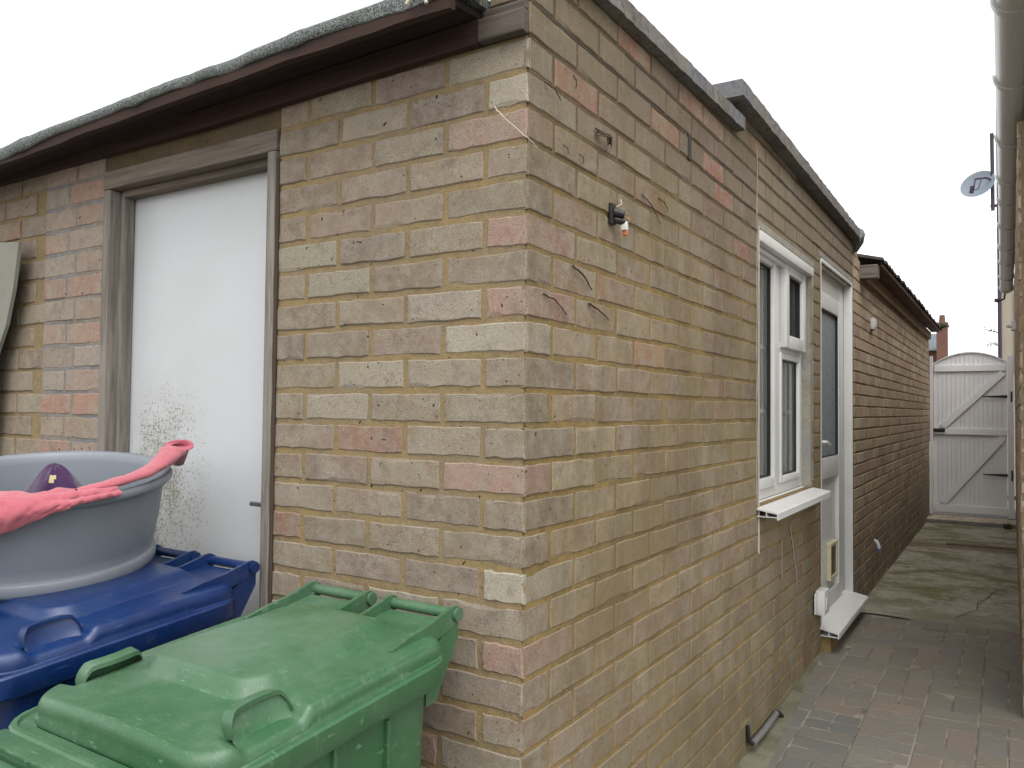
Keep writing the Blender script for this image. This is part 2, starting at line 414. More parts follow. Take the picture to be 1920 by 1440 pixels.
    for i in range(len(us)-1):
        for j in range(len(zs)-1):
            if not inside(i, j): continue
            a, b, c, d = us[i], us[i+1], zs[j], zs[j+1]
            for dep in (-md, -thick): quad([P(a, dep, c), P(b, dep, c), P(b, dep, T(b, d)), P(a, dep, T(a, d))])
            if not inside(i-1, j): quad([P(a, -md, c), P(a, -thick, c), P(a, -thick, T(a, d)), P(a, -md, T(a, d))])
            if not inside(i+1, j): quad([P(b, -md, c), P(b, -thick, c), P(b, -thick, T(b, d)), P(b, -md, T(b, d))])
            if not inside(i, j+1): quad([P(a, -md, T(a, d)), P(b, -md, T(b, d)), P(b, -thick, T(b, d)), P(a, -thick, T(a, d))])
            if not inside(i, j-1): quad([P(a, -md, c), P(b, -md, c), P(b, -thick, c), P(a, -thick, c)])
    o = obj(name, vs, fs, mats, parent, cols=cs, matidx=mi)
    return o
PL = lambda u, d, z: (-u, -d, z)          # end wall, u runs left from the corner
PS = lambda u, d, z: (d, u, z)            # side wall, u runs away from the camera
NX = lambda y: .884-.0004*(y-2.5)        # neighbour wall line
PN = lambda u, d, z: (NX(u)-d, u, z)

# ------------------------------------------------------------------ ground
def gz(y):
    if y < 0: return -.80
    if y < 1.4: return -.80+.205*(y/1.4)**.8
    if y < 3: return -.595+.045*(y-1.4)/1.6
    return -.55
def mk_ground():
    t = NT('yard_concrete'); c = t.mix(t.noise(3, 6, .65), (.15, .14, .12), (.22, .205, .175))
    c = t.mix(t.rng(t.noise(1.2, 6, .7), .45, .7, 0, .6), c, (.10, .095, .06))
    return t.out(c, .93, t.bump(t.noise(60, 6, .7), .004, .7), **{'Specular IOR Level': .2})
M_ground = mk_ground()
ys = [-150, -40, -10, -3, -1, 0, .2, .4, .6, .8, 1., 1.2, 1.4, 1.8, 2.4, 3, 5, 9, 30, 80, 300]; xs = [-200, -40, -8, -3, -1, 0, .5, 1, 3, 8, 40, 200]
vs = [(x, y, gz(y)-.012) for y in ys for x in xs]; n = len(xs)
fs = [(j*n+i, j*n+i+1, (j+1)*n+i+1, (j+1)*n+i) for j in range(len(ys)-1) for i in range(n-1)]
tag(obj('ground', vs, fs, M_ground), 'plain grey concrete ground around the buildings', 'ground', kind='structure')

def mk_moss():
    t = NT('mossy_concrete'); v = t.map((2.2, 3.0, 3)); y = t.pos(1)
    c = t.mix(t.rng(t.noise(14, 6, .7), .3, .7), (.25, .225, .175), (.37, .34, .27))
    c = t.mix(t.rng(t.noise(1, 7, .68, v, .4), .42, .62, 0, .85), c, (.115, .115, .045))
    c = t.mix(t.rng(t.noise(1.4, 6, .75, v, .8), .54, .72, 0, .8), c, (.075, .066, .035)); c = t.mix(t.rng(t.noise(22, 5, .75), .5, .68, 0, .6), c, (.075, .068, .035))
    c = t.mix(t.rng(t.noise(1, 5, .6, t.map((2.2, 9, 2))), .62, .70, 0, .6), c, (.40, .37, .30))
    c = t.mix(t.rng(t.math('ABSOLUTE', t.math('SUBTRACT', y, 7.3)), .22, .12, 0, .75), c, (.13, .09, .06))
    c = t.mix(t.rng(y, 4.9, 4.2, 0, .45), c, (.24, .225, .185))
    c = t.mix(t.rng(t.noise(300, 3, .7), .4, .75, 0, .35), c, (.05, .045, .03))
    return t.out(c, .9, t.bump(t.noise(90, 6, .75), .004, .9), **{'Specular IOR Level': .25})
M_moss = mk_moss()
vs = []; fs = []; NXg, NYg = 26, 120
for j in range(NYg+1):
    y = 4.07+(9.0-4.07)*j/NYg
    for i in range(NXg+1):
        x = .0+.9*i/NXg; yy = y+(.02*math.sin(x*9)-.06*(x-.3) if j == 0 else 0)
        vs.append((x, yy, -.551+.004*mn.noise(Vector((x*3, y*2, 0)))))
n = NXg+1; fs = [(j*n+i, j*n+i+1, (j+1)*n+i+1, (j+1)*n+i) for j in range(NYg) for i in range(NXg)]
cp = obj('path', vs, fs, M_moss, smooth=True); tag(cp, 'mossy stained concrete slab path leading to the gate', 'path', kind='structure')
cr = MB(); pts = [(.55, 4.25), (.60, 4.42), (.655, 4.55), (.65, 4.75), (.70, 4.95), (.73, 5.2), (.80, 5.4), (.87, 5.6)]
for w, P_ in ((.0028, pts), (.002, [(.66, 4.55), (.74, 4.5), (.80, 4.35), (.88, 4.2)])):
    for i in range(len(P_)-1):
        (a, b), (c, d) = P_[i], P_[i+1]; nrm = Vector((-(d-b), c-a, 0)).normalized()*w*random.uniform(.7, 1.3)
        cr.add([(a-nrm.x, b-nrm.y, -.544), (a+nrm.x, b+nrm.y, -.544), (c+nrm.x, d+nrm.y, -.544), (c-nrm.x, d-nrm.y, -.544)], [(0, 1, 2, 3)])
cr.build('crack', mat_plain('crack_dark', (.07, .065, .045), .95), cp)
gr = MB(); gr.box((.30, 7.37, -.549), (.88, 7.47, -.541), .002); gr.build('drain_channel', mat_plain('drain_brown', (.12, .085, .06), .9, .3, 30, .002), cp)
hb = MB()
for x in (.345, .72): hb.box((x, 7.405, -.5405), (x+.075, 7.435, -.538), .0)
hb.build('drain_slot', M_black, cp)
# concrete strip along the wall foot
vs = []; fs = []; ns = 90
for j in range(ns+1):
    y = .6+2.5*j/ns; w = max(.006, .098-.05*max(0, y-1.45)+.012*mn.noise(Vector((y*4, 1, 0))))
    for i in range(5): vs.append((w*i/4, y, gz(y)+.018-.006*i/4*(1 if y < 2.6 else 2)+.003*mn.noise(Vector((y*20, i*2., 0)))))
fs = [(j*5+i, j*5+i+1, j*5+i+6, j*5+i+5) for j in range(ns) for i in range(4)]
def mk_strip():
    t = NT('strip_concrete'); c = t.mix(t.noise(12, 6, .7), (.11, .105, .075), (.22, .205, .155))
    c = t.mix(t.rng(t.noise(6, 6, .75), .40, .62, 0, .8), c, (.075, .075, .04))
    return t.out(c, .93, t.bump(t.noise(150, 5, .7), .003, .9), **{'Specular IOR Level': .2})
tag(obj('kerb_strip', vs, fs, mk_strip(), smooth=True), 'pale concrete strip along the foot of the brick wall', 'path', kind='structure')
# block paving
def mk_paver():
    t = NT('paver'); a = t.n('ShaderNodeAttribute', attribute_name='col'); c = a.outputs['Color']
    c = t.mix(t.rng(t.noise(40, 6, .7), .35, .7, 0, .5), c, (.10, .09, .075)); g = t.noise(380, 3, .7)
    c = t.mix(t.rng(g, .35, .7, 0, .4), c, (.25, .23, .20))
    c = t.mix(t.rng(t.noise(4, 6, .7), .5, .7, 0, .5), c, (.14, .135, .11))
    return t.out(c, .9, t.bump(t.math('ADD', g, t.noise(50, 5, .6)), .0025, .8), **{'Specular IOR Level': .25})
def mk_pjoint():
    t = NT('paver_joint'); c = t.mix(t.rng(t.noise(8, 4, .6), .45, .6), (.11, .098, .075), (.24, .215, .17)); return t.out(c, .95, t.bump(t.noise(300, 3, .7), .003))
PAVC = [(.3, (.158, .134, .104)), (.35, (.148, .132, .108)), (.15, (.168, .130, .100)), (.2, (.128, .12, .104))]
vs, fs, cs, mi = [], [], [], []
def paver(x0, y0, x1, y1):
    c = pick(PAVC); n0 = len(vs); gp = .0014; hz = random.uniform(-.0015, .0015); tx, ty = random.uniform(-.02, .02), random.uniform(-.012, .012)
    cx, cy = (x0+x1)/2, (y0+y1)/2
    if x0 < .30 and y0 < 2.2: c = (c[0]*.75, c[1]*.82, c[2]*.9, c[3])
    for ins, dz in ((.0045, 0), (.0015, -.0022), (0, -.02)):
        for (x, y) in ((x0+gp+ins, y0+gp+ins), (x1-gp-ins, y0+gp+ins), (x1-gp-ins, y1-gp-ins), (x0+gp+ins, y1-gp-ins)):
            vs.append((x, y, gz(y)+.012+dz+hz+(x-cx)*tx+(y-cy)*ty)); cs.append(c)
    fs.append((n0, n0+1, n0+2, n0+3)); mi.append(0)
    for r_ in range(2):
        for i in range(4): a = n0+4*r_+i; b = n0+4*r_+(i+1) % 4; fs.append((a, b, b+4, a+4)); mi.append(0)
cols_x = [.005, .118, .32, .525, .73, .935]
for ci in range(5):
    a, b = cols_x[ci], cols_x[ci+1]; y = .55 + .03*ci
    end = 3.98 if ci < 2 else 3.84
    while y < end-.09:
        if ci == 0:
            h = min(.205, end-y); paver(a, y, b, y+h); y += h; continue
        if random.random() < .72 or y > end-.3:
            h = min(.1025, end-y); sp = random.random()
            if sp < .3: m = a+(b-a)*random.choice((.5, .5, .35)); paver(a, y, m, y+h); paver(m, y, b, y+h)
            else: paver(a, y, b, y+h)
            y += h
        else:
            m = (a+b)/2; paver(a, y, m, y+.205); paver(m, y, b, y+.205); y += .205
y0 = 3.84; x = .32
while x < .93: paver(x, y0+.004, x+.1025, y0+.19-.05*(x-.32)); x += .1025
n0 = len(vs); jy = [.4+i*.2 for i in range(19)]
for y in jy:
    for x in (.0, .95): vs.append((x, min(y, 4.06), gz(min(y, 4.06))+.0098)); cs.append((0, 0, 0, 0))
for i in range(len(jy)-1): fs.append((n0+2*i, n0+2*i+1, n0+2*i+3, n0+2*i+2)); mi.append(1)
tag(obj('pavement', vs, fs, [mk_paver(), mk_pjoint()], cols=cs, matidx=mi), 'worn grey brown block paving in the narrow side alley', 'pavement', kind='structure')
# gate threshold (raised brick edging)
vs, fs, cs, mi = [], [], [], []
_g = gz; gz = lambda y: -.515
for i in range(8):
    paver(.0+.112*i, 9.02, .112*(i+1), 9.24); paver(.0+.112*i+.03, 9.24, .112*(i+1)+.03, 9.46)
gz = _g
n0 = len(vs); th = MB(); th.box((-.05, 9.0, -.60), (.95, 12, -.508)); vs += [tuple(v) for v in th.v]; fs += [tuple(i+n0 for i in f) for f in th.f]; mi += [1]*len(th.f); cs += [(0, 0, 0, 0)]*len(th.v)
cs = [(c[0]*3.2, c[1]*3.1, c[2]*2.8, c[3]) for c in cs]
tag(obj('step', vs, fs, [mk_paver(), M_mortarG], cols=cs, matidx=mi), 'low step of pale brick pavers under the white gate', 'step', kind='structure')

# ------------------------------------------------------------------ outbuilding (end wall + side wall + parapets)
B = empty('brick_outbuilding', (0, 0, gz(0)), 'flat roofed buff brick outbuilding with a sharp corner, felt roof edge and white back door', 'building')
rowc = {k: pick(PAL_L) for k in range(-12, 26)}
for k in (17, 14, 12, 7, 2): rowc[k] = (.27, .175, .14, random.random())
for k in (18, 11, 4): rowc[k] = (.30, .27, .215, random.random())
pl = .215
def rowsL(k):
    if k % 2 == 0: js = [0, .1075]
    else: js = [0, .215]
    while js[-1] < .76: js.append(js[-1]+pl)
    return js
brickwork('end_wall', PL, 0, .7525, -11, 20, pl, None, [], [M_brickL, M_mortarL], B, PAL_L, rowcol=rowc, rowfun=rowsL, jit=.0021, joint=.0125, md=.003)
def rowsS(k):
    js = [0, .225] if k % 2 == 0 else [0, .1125]
    while js[-1] < 5: js.append(js[-1]+.225)
    return js
WIN = (1.80, 2.79, .335, 1.44); DOOR = (3.02, 3.985, -.45, 1.53)
copA = lambda y: 1.698+.030*y; copBz = lambda y: 1.838-.0125*(y-1.4)
sidetop = lambda y: copA(y) if y < 1.47 else copBz(y)+.006
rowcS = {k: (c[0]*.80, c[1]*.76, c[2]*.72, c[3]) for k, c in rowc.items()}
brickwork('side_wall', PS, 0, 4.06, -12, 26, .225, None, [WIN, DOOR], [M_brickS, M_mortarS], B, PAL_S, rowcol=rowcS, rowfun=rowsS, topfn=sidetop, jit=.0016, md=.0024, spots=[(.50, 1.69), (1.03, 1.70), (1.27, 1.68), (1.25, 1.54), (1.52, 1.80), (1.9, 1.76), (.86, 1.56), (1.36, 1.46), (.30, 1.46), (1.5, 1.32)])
# short returned parapet bricks above the timber plate
def rowsP(k): return [0, .1025]
brickwork('parapet', PL, .001, .102, 21, 23, .1025, None, [], [M_brickS, M_mortarS], B, PAL_S, rowfun=rowsP, thick=.06)
brickwork('door_pier', PL, 1.532, 1.872, -11, 20, .2, None, [], [M_brickL, M_mortarG], B,
          [(.35, (.25, .185, .15)), (.30, (.225, .19, .16)), (.22, (.26, .165, .13)), (.13, (.27, .15, .115))], rowfun=lambda k: [1.532, 1.532+(.155 if k % 2 else .20), 1.872], md=.002)
PL2 = lambda u, d, z: (-u, .006-d, z)
brickwork('far_end_wall', PL2, 1.874, 4.2, -11, 20, .215, None, [], [M_brickL, M_mortarL], B, PAL_L, rowfun=lambda k: [1.874+(-.05 if k % 2 else .06)+.215*i for i in range(13)])
m = MB(); m.box((-1.531, .004, 1.432), (-.7535, .09, 1.5)); m.build('lintel_mortar', M_lint, B)
# copings: slabs with gaps between them
def coping(name, x0, x1, segs, zf, h, mat):
    m = MB()
    for a, b in segs:
        nn = 26; ring = []
        for i in range(nn+1):
            y = a+(b-a)*i/nn
            z = zf(y); w = .004*mn.noise(Vector((y*14, x1, 3)))+.003*mn.noise(Vector((y*45, x1, 8)))
            e = .005
            ring.append([(x0, y, z), (x1+w, y, z), (x1+w, y, z+h-e), (x1+w-e, y, z+h+w*.6), (x0+e, y, z+h+w*.6), (x0, y, z+h-e)])
        vs = [p for r_ in ring for p in r_]; fs = []
        for i in range(nn):
            for k in range(6): fs.append((i*6+k, i*6+(k+1) % 6, (i+1)*6+(k+1) % 6, (i+1)*6+k))
        fs += [tuple(range(5, -1, -1)), tuple(range(nn*6, nn*6+6))]; m.add(vs, fs)
    return m.build(name, mat, B)
coping('coping', -.125, .032, [(-.03, .57), (.573, 1.17), (1.174, 1.50)], copA, .052, M_coping)
coping('coping', -.075, .053, [(1.40, 2.30), (2.304, 3.20), (3.204, 3.98)], copBz, .060, M_coping)
m = MB(); m.tube([(.02, 3.99, 1.80), (.03, 4.03, 1.84), (.02, 4.07, 1.80), (0, 4.1, 1.75)], [.03, .045, .04, .02], 9); m.build('coping_stub', M_coping, B, True)
m = MB(); m.box((-.003, .972, 1.50), (.0035, 1.0, 1.58), .001); m.build('missing_joint', mat_plain('slot', (.035, .03, .025), .95), B)
# open bed joints near the top
m = MB()
for (ya, yb, z) in ((.02, .95, 1.575), (.5, 1.3, 1.65), (1.1, 1.7, 1.50), (2.0, 3.9, 1.725), (1.3, 1.75, 1.575)):
    m = MB(); y = ya
    while y < yb:
        l = random.uniform(.04, .16); m.box((-.0035, y, z-.003+random.uniform(-.001, .001)), (-.0015, min(y+l, yb), z+.003+random.uniform(-.001, .0015))); y += l
    m.build('open_joint', M_slot, B)
# rendered reveal and trim round the window opening
m = MB(); m.box((-.09, 2.7882, .336), (-.003, 2.797, 1.437)); m.box((-.10, 1.80, 1.438), (-.004, 2.79, 1.4445)); m.box((-.10, 1.793, .335), (-.006, 1.799, 1.44)); m.build('window_reveal', M_render, B)
m = MB(); m.box((-.0038, 2.80, .34), (-.0005, 2.845, 1.43)); m.build('render_band', M_render, B)
m = MB(); m.box((-.003, 1.79, 1.446), (.003, 2.85, 1.475), .002); m.box((-.003, 3.0, 1.535), (.002, 4.0, 1.56), .001); m.build('mortar_band', M_render, B)
m = MB(); m.tube([(.0015, 1.770+.004*math.sin(z*1.9), z*.08) for z in range(4, 23)], [.0022+.0012*math.sin(z*2.7) for z in range(4, 23)], 6); m.build('wall_seam', M_seal_old, B, True)
m = MB(); m.tube([(.003, 1.792, z/20) for z in range(3, 30)], .0035, 6); m.build('sealant_bead', M_seal, B, True); m = MB(); m.tube([(.003, 3.012, z/20) for z in range(-7, 31)], .003, 6); m.build('sealant_bead', M_seal, B, True)
# timber plate, soffit, fascia, felt
def zb(x): return 1.527+.012*x - .018*max(0, -x-.55)-.012*max(0, -x-1.4)   # bottom of the outer board
def strip(name, mat, fn, x0, x1, nn, parent, smooth=False):
    vs = []; ring = None
    for i in range(nn+1):
        x = x0+(x1-x0)*i/nn; r_ = fn(x); ring = len(r_); vs += [(x, y, z) for y, z in r_]
    fs = [(i*ring+k, i*ring+(k+1) % ring, (i+1)*ring+(k+1) % ring, (i+1)*ring+k) for i in range(nn) for k in range(ring)]
    fs += [tuple(range(ring)), tuple(range((nn+1)*ring-1, nn*ring-1, -1))]
    m = MB(); m.add(vs, fs); return m.build(name, mat, parent, smooth)
def plate(x):
    zz = 1.501+.026*min(0, x)*.9 if x > -1 else 1.4776+.001*(x+1)
    w = .0015*mn.noise(Vector((x*7, 0, 0)))
    return [(-.024+w, zz), (-.003, zz), (-.003, zz+.054), (-.020, zz+.056), (-.024+w, zz+.052)]
strip('wall_plate', M_redwood, plate, -4.2, -.115, 60, B)
m = MB(); m.box((-.114, -.026, 1.499), (.001, -.001, 1.548), .003); m.box((-.113, -.012, 1.551), (-.001, .0, 1.573), .004); m.build('plate_end', mat_wood('wood_weathered', (.11, .09, .075), (.045, .036, .03), 0), B)
strip('soffit_board', M_darkwood, lambda x: [(-.118, zb(x)+.018), (-.0, zb(x)+.030), (-.0, zb(x)+.042), (-.118, zb(x)+.034)], -4.2, -.115, 30, B)
strip('fascia_board', M_redwood, lambda x: [(-.138, zb(x)+.005*mn.noise(Vector((x*6, 0, 0)))+.003*mn.noise(Vector((x*40, 0, 0)))), (-.119, zb(x)), (-.119, zb(x)+.048), (-.138, zb(x)+.048)], -4.2, -.105, 60, B)
def feltp(x):
    n1 = mn.noise(Vector((x*3.3, 0, 0))); n2 = mn.noise(Vector((x*11, 5, 0))); n3 = mn.noise(Vector((x*2.1, 9, 0)))
    b = zb(x)+.026+.007*n1+.0035*n2+.0015*mn.noise(Vector((x*37, 2, 0))); t = zb(x)+.058+.005*n3+.014*max(0, 1+x*1.3); o = -.143-.008*n3-.004*n2
    for sx_ in (-.52, -1.13, -1.72):
        if sx_-.05 < x < sx_: o -= .0025; b -= .003
    if x < -1.55: b -= .012*min(1, (-x-1.55)*4)
    return [(o+.003, b), (o-.001, b+.002), (o-.003-.004*n3, (b+t)/2), (o-.001, t-.009), (o+.003, t-.003), (o+.014, t), (-.05, t+.004), (.6, t-.01), (6., t-.06), (6., t-.07), (.6, t-.02), (-.117, t-.02), (-.1185, b+.03), (-.1395, b+.03), (-.1395, b)]
strip('roof_felt', M_felt, feltp, -4.2, -.102, 240, B, 60)
m = MB(); m.tube([(-.12, -.10, 1.60), (-.10, -.12, 1.585), (-.085, -.08, 1.59), (-.07, -.04, 1.60)], [.02, .026, .022, .012], 8); m.build('felt_flap', M_felt, B, True)
# roof body so the building is closed
m = MB(); m.box((-4.2, .12, gz(0)), (-.13, 4.05, 1.2)); m.build('inner_core', M_room, B) if False else None

# white flush door with grey timber frame
D = MB(); D.box((-1.494, .07, -.80), (-.786, .11, 1.374), .002); D = D.build('white_door', M_wdoor, B)
m = MB(); m.box((-1.531, -.006, -.80), (-1.4955, .12, 1.374), .003); fr = m.build('door_frame', M_greywood, D)
m = MB(); m.box((-1.4953, .030, -.80), (-1.478, .066, 1.3735), .003); m.build('door_stop', M_greywood, D)
m = MB(); m.box((-.7855, -.010, -.80), (-.7545, .12, 1.374), .003); m.build('door_frame', M_greywood, D)
m = MB(); m.box((-1.531, -.008, 1.3755), (-.7545, .12, 1.431), .003); m.build('frame_head', M_greywoodx, D)
m = MB(); m.box((-1.478, .028, 1.355), (-.786, .068, 1.3752), .002); m.build('frame_head', M_greywoodx, D)
m = MB(); m.tube([(-.80, .062, .452), (-.80, .03, .452)], .006, 8); m.box((-.865, .020, .446), (-.792, .030, .458), .003); m.build('door_handle', mat_plain('steel', (.35, .35, .35), .35, metal=.9), D)
m = MB(); m.tube([(-.7512, -.003, z/20+.004*math.sin(z*1.7)) for z in range(-14, 28)], [.004+.003*abs(math.sin(z*2.3)) for z in range(-14, 28)], 6); m.build('frame_gap', mat_plain('gap_dark', (.05, .035, .025), .95), D)

# ------------------------------------------------------------------ window
FX = -.047
def framebox(m, y0, y1, z0, z1, w, x0, x1, bev=.004):
    m.box((x0, y0, z0), (x1, y0+w, z1), bev); m.box((x0, y1-w, z0), (x1, y1, z1), bev)
    m.box((x0, y0+w, z1-w), (x1-.0006, y1-w, z1), bev); m.box((x0, y0+w, z0), (x1-.0006, y1-w, z0+w), bev); return m
m = MB(); framebox(m, 1.80, 2.79, .338, 1.436, .045, -.10, FX); m.box((-.10, 2.235, .384), (FX+.001, 2.335, 1.39), .004); m.box((-.10, 2.336, .985), (FX, 2.744, 1.03), .004)
Wn = m.build('window', M_upvc, B, 50)
m = MB(); framebox(m, 1.846, 2.234, .384, 1.390, .042, -.09, FX+.013, .006); m.build('sash', M_upvc, Wn, 50)
m = MB(); framebox(m, 2.345, 2.760, 1.005, 1.412, .062, -.07, FX+.030, .008); m.build('sash', M_upvc, Wn, 50)
m = MB(); framebox(m, 2.336, 2.744, .384, .984, .03, -.085, FX+.006, .005); m.build('sash', M_upvc, Wn, 50)
for (a, b, c, d) in ((1.887, 2.193, .425, 1.349), (2.365, 2.715, .413, .955), (2.406, 2.699, 1.066, 1.351)):
    x = FX-.012 if c > 1 else FX-.02
    m = MB(); m.add([(x, a, c), (x, b, c), (x, b, d), (x, a, d)], [(0, 1, 2, 3)]); m.build('pane', M_glass, Wn, fix=False)
m = MB()
for a_, b_, z in ((1.888, 2.192, .705), (1.888, 2.192, .985), (2.366, 2.714, .70)):
    m = MB(); m.box((-.076, a_, z), (-.070, b_, z+.016)); m.build('glazing_bar', M_upvc, Wn)
m = MB()
for (a, b, c, d) in ((1.887, 2.193, .425, 1.349), (2.365, 2.715, .413, .955)): framebox(m, a, b, c, d, .006, FX-.019, FX-.004 if a < 2 else FX-.010, 0)
framebox(m, 2.406, 2.699, 1.066, 1.351, .006, FX-.011, FX+.012, 0); m.build('gasket', M_black, Wn)
m = MB(); prof = [(-.02, .335), (.006, .335), (.006, .322), (.026, .316), (.026, .304), (.030, .304), (.030, .300), (.084, .292), (.084, .310), (.080, .316), (-.046, .340), (-.046, .335)]
prof = [(-.046, .3375), (.079, .3175), (.083, .314), (.083, .288), (.078, .288), (.078, .310), (-.046, .331)]
m.prism(prof, 1, 1.775, 2.83); m.box((.0, 1.776, .296), (.078, 2.829, .299)); m.box((.035, 1.776, .2995), (.038, 2.829, .318)); m.build('window_sill', M_upvc, Wn)
m = MB(); m.box((-.045, 1.802, 1.392), (.012, 2.80, 1.437), .006); m.box((-.045, 1.802, 1.37), (-.02, 2.33, 1.391), .005); m.build('head_trim', M_upvc, Wn, 50)
m = MB(); vs = []; fs = []
for i in range(121):
    y = 1.82+1.25*i/120; x = -.112+.008*math.sin(y*95)+.004*math.sin(y*37)
    vs += [(x, y, .36), (x, y, 1.40)]
fs = [(2*i, 2*i+2, 2*i+3, 2*i+1) for i in range(120)]
m.add(vs, fs); m.build('curtain', M_curtain, Wn, 180, fix=False)
m = MB(); m.box((-1.6, 1.2, .0), (-.102, 4.4, .01)); m.box((-1.6, 1.2, 1.55), (-.102, 4.4, 1.56)); m.box((-1.61, 1.2, .01), (-1.6, 4.4, 1.55)); m.box((-1.6, 1.19, .01), (-.102, 1.2, 1.55)); m.box((-1.6, 4.4, .01), (-.102, 4.41, 1.55)); m.build('room_lining', M_room, Wn)
tag(Wn, 'white framed window with glazing bars')

# ------------------------------------------------------------------ back door
m = MB(); m.box((-.10, 3.02, -.45), (FX+.002, 3.075, 1.52), .004); m.box((-.10, 3.835, -.45), (FX+.002, 3.975, 1.52), .004); m.box((-.10, 3.076, 1.39), (FX+.0015, 3.834, 1.52), .004)
m.box((FX+.0025, 3.970, -.43), (.006, 3.985, 1.528), .003); m.box((FX+.0025, 3.021, -.40), (.004, 3.030, 1.52), .002); m.box((FX+.0025, 3.031, 1.508), (.006, 3.9695, 1.528), .003)
Dr = m.build('back_door', M_upvc, B, 50)
m = MB(); framebox(m, 3.08, 3.83, -.405, 1.385, .095, -.09, FX+.014, .006); m.box((-.088, 3.176, .335), (FX+.013, 3.734, .455), .006); m.box((-.08, 3.176, -.309), (FX-.008, 3.734, .334), .0); lf = m.build('door_leaf', M_upvc, Dr, 50)
m = MB(); m.box((-.075, 3.176, .456), (FX-.006, 3.734, 1.289)); m.build('door_pane', M_frost, Dr)
m = MB(); framebox(m, 3.176, 3.734, .456, 1.289, .006, FX-.0055, FX+.009, 0); framebox(m, 3.076, 3.834, -.409, 1.389, .004, FX-.01, FX+.006, 0); m.build('gasket', M_black, Dr)
m = MB(); framebox(m, 3.45, 3.665, -.255, -.045, .020, FX-.0075, FX+.018, .003); cf = m.build('cat_flap', M_cream, Dr)
m = MB(); m.box((FX-.007, 3.463, -.232), (FX+.010, 3.642, -.068)); m.build('flap', mat_plain('flap_dark', (.04, .035, .03), .3), Dr)
m = MB(); m.box((FX+.014, 3.10, .42), (FX+.022, 3.135, .62), .003); m.tube([(FX+.02, 3.118, .55), (FX+.055, 3.118, .55), (FX+.058, 3.14, .548), (FX+.055, 3.23, .53)], .008, 8); m.build('handle', M_whitesm, Dr, True)
m = MB(); m.prism([(-.047, -.398), (.088, -.426), (.092, -.430), (.092, -.456), (.086, -.456), (.086, -.434), (-.047, -.408)], 1, 2.995, 3.99); m.box((0, 2.996, -.452), (.085, 3.989, -.449)); m.box((.04, 2.996, -.4488), (.043, 3.989, -.43)); m.build('door_sill', M_upvc, Dr)
m = MB(); m.box((-.10, 3.025, -.56), (.045, 3.98, -.458)); m.build('door_plinth', M_mortarS, Dr)
tag(Dr, 'white glazed back door with a cat flap')
m = MB(); m.box((.003, 2.86, -.315), (.048, 2.985, -.195), .004); m.box((.048, 2.89, -.29), (.052, 2.93, -.235), .001); m.box((.01, 2.8, -.30), (.016, 2.86, -.2), .001)
o = m.build('utility_box', M_upvc, None, 50); tag(o, 'small white plastic box fixed at the foot of the back door frame', 'box')

# ------------------------------------------------------------------ rear extension
Cx = empty('brick_extension', (0, 6.8, -.55), 'long low brick wall building with overhanging eaves behind the white back door', 'building')
rc_top = lambda y: (1.80 if y < 4.26 else 1.70)
brickwork('wall', PS, 4.064, 9.52, -8, 24, .225, None, [], [M_brickC, M_mortarC], Cx, PAL_C, rowfun=lambda k: [4.064+(-.06 if k % 2 else .05)+.225*i for i in range(-1, 27)], topfn=rc_top)
m = MB(); m.box((.0025, 4.42, 1.60), (.030, 9.45, 1.685), .003); m.build('fascia_board', M_tanwood, Cx)
m = MB(); m.box((.031, 4.40, 1.688), (.125, 9.46, 1.700), .002); m.build('soffit_board', mat_wood('wood_brown_y', (.13, .075, .055), (.08, .045, .035), 1), Cx)
m = MB(); m.box((.105, 4.36, 1.7005), (.124, 9.50, 1.722), .003); m.build('eaves_batten', M_darkwood, Cx)
vs = []; fs = []; yy = 4.30; m = MB()
while yy < 9.55:
    w = .17; z1 = 1.735+.006*math.sin(yy*1.3)+random.uniform(-.003, .003); o_ = .138+random.uniform(-.006, .006)
    m.box((-.5, yy, z1+.10), (-.1, yy+w-.004, z1+.115)); 
    vs_ = []
    for q in range(7):
        t_ = q/6*math.pi; hy = yy+w*q/6; zz = z1+.012*math.sin(t_)
        vs_ += [(-.4, hy, zz+.14), (o_, hy, zz), (o_, hy, zz-.018), (-.4, hy, zz+.122)]
    f_ = []
    for q in range(6):
        for k in range(4): f_.append((q*4+k, q*4+(k+1) % 4, (q+1)*4+(k+1) % 4, (q+1)*4+k))
    f_ += [(0, 1, 2, 3), (27, 26, 25, 24)]
    m.add(vs_, f_); yy += w
m.box((-3., 4.3, 1.83), (-.41, 9.5, 1.85))
m.build('roof', mat_plain('roof_tile', (.075, .065, .06), .9, .35, 30, .004, .2, (.13, .13, .09), .6), Cx)
m = MB(); m.tube([(.15, 9.3, 1.76), (.17, 9.42, 1.77), (.13, 9.52, 1.75)], [.02, .035, .02], 7); m.build('moss_lump', mat_plain('moss_dark', (.05, .055, .03), .95, .4, 50, .006), Cx, True)
m = MB(); m.box((-.02, 4.30, 1.60), (.11, 4.395, 1.69), .006); m.build('rafter_end', mat_wood('flaking_white', (.20, .175, .15), (.08, .065, .055), 0), Cx)
def junction():
    m = MB(); m.box((.001, 4.75, 1.305), (.030, 4.86, 1.385), .006); m.box((.030, 4.77, 1.32), (.034, 4.84, 1.37), .002); m.tube([(.012, 4.80, 1.305), (.008, 4.80, 1.28)], .006, 6)
    tag(m.build('junction_box', M_whitesm, None, 50), 'small white junction box high on the rear brick wall', 'junction box')
junction()
o = empty('pipe_outlet', (0, 4.94, -.27), 'short white waste outlet with a blue end low on the rear brick wall', 'pipe')
m = MB(); m.tube([(-.005, 4.94, -.215), (.015, 4.94, -.225), (.026, 4.94, -.25), (.028, 4.94, -.272)], .012, 12); m.build('spout', M_whitesm, o, True)
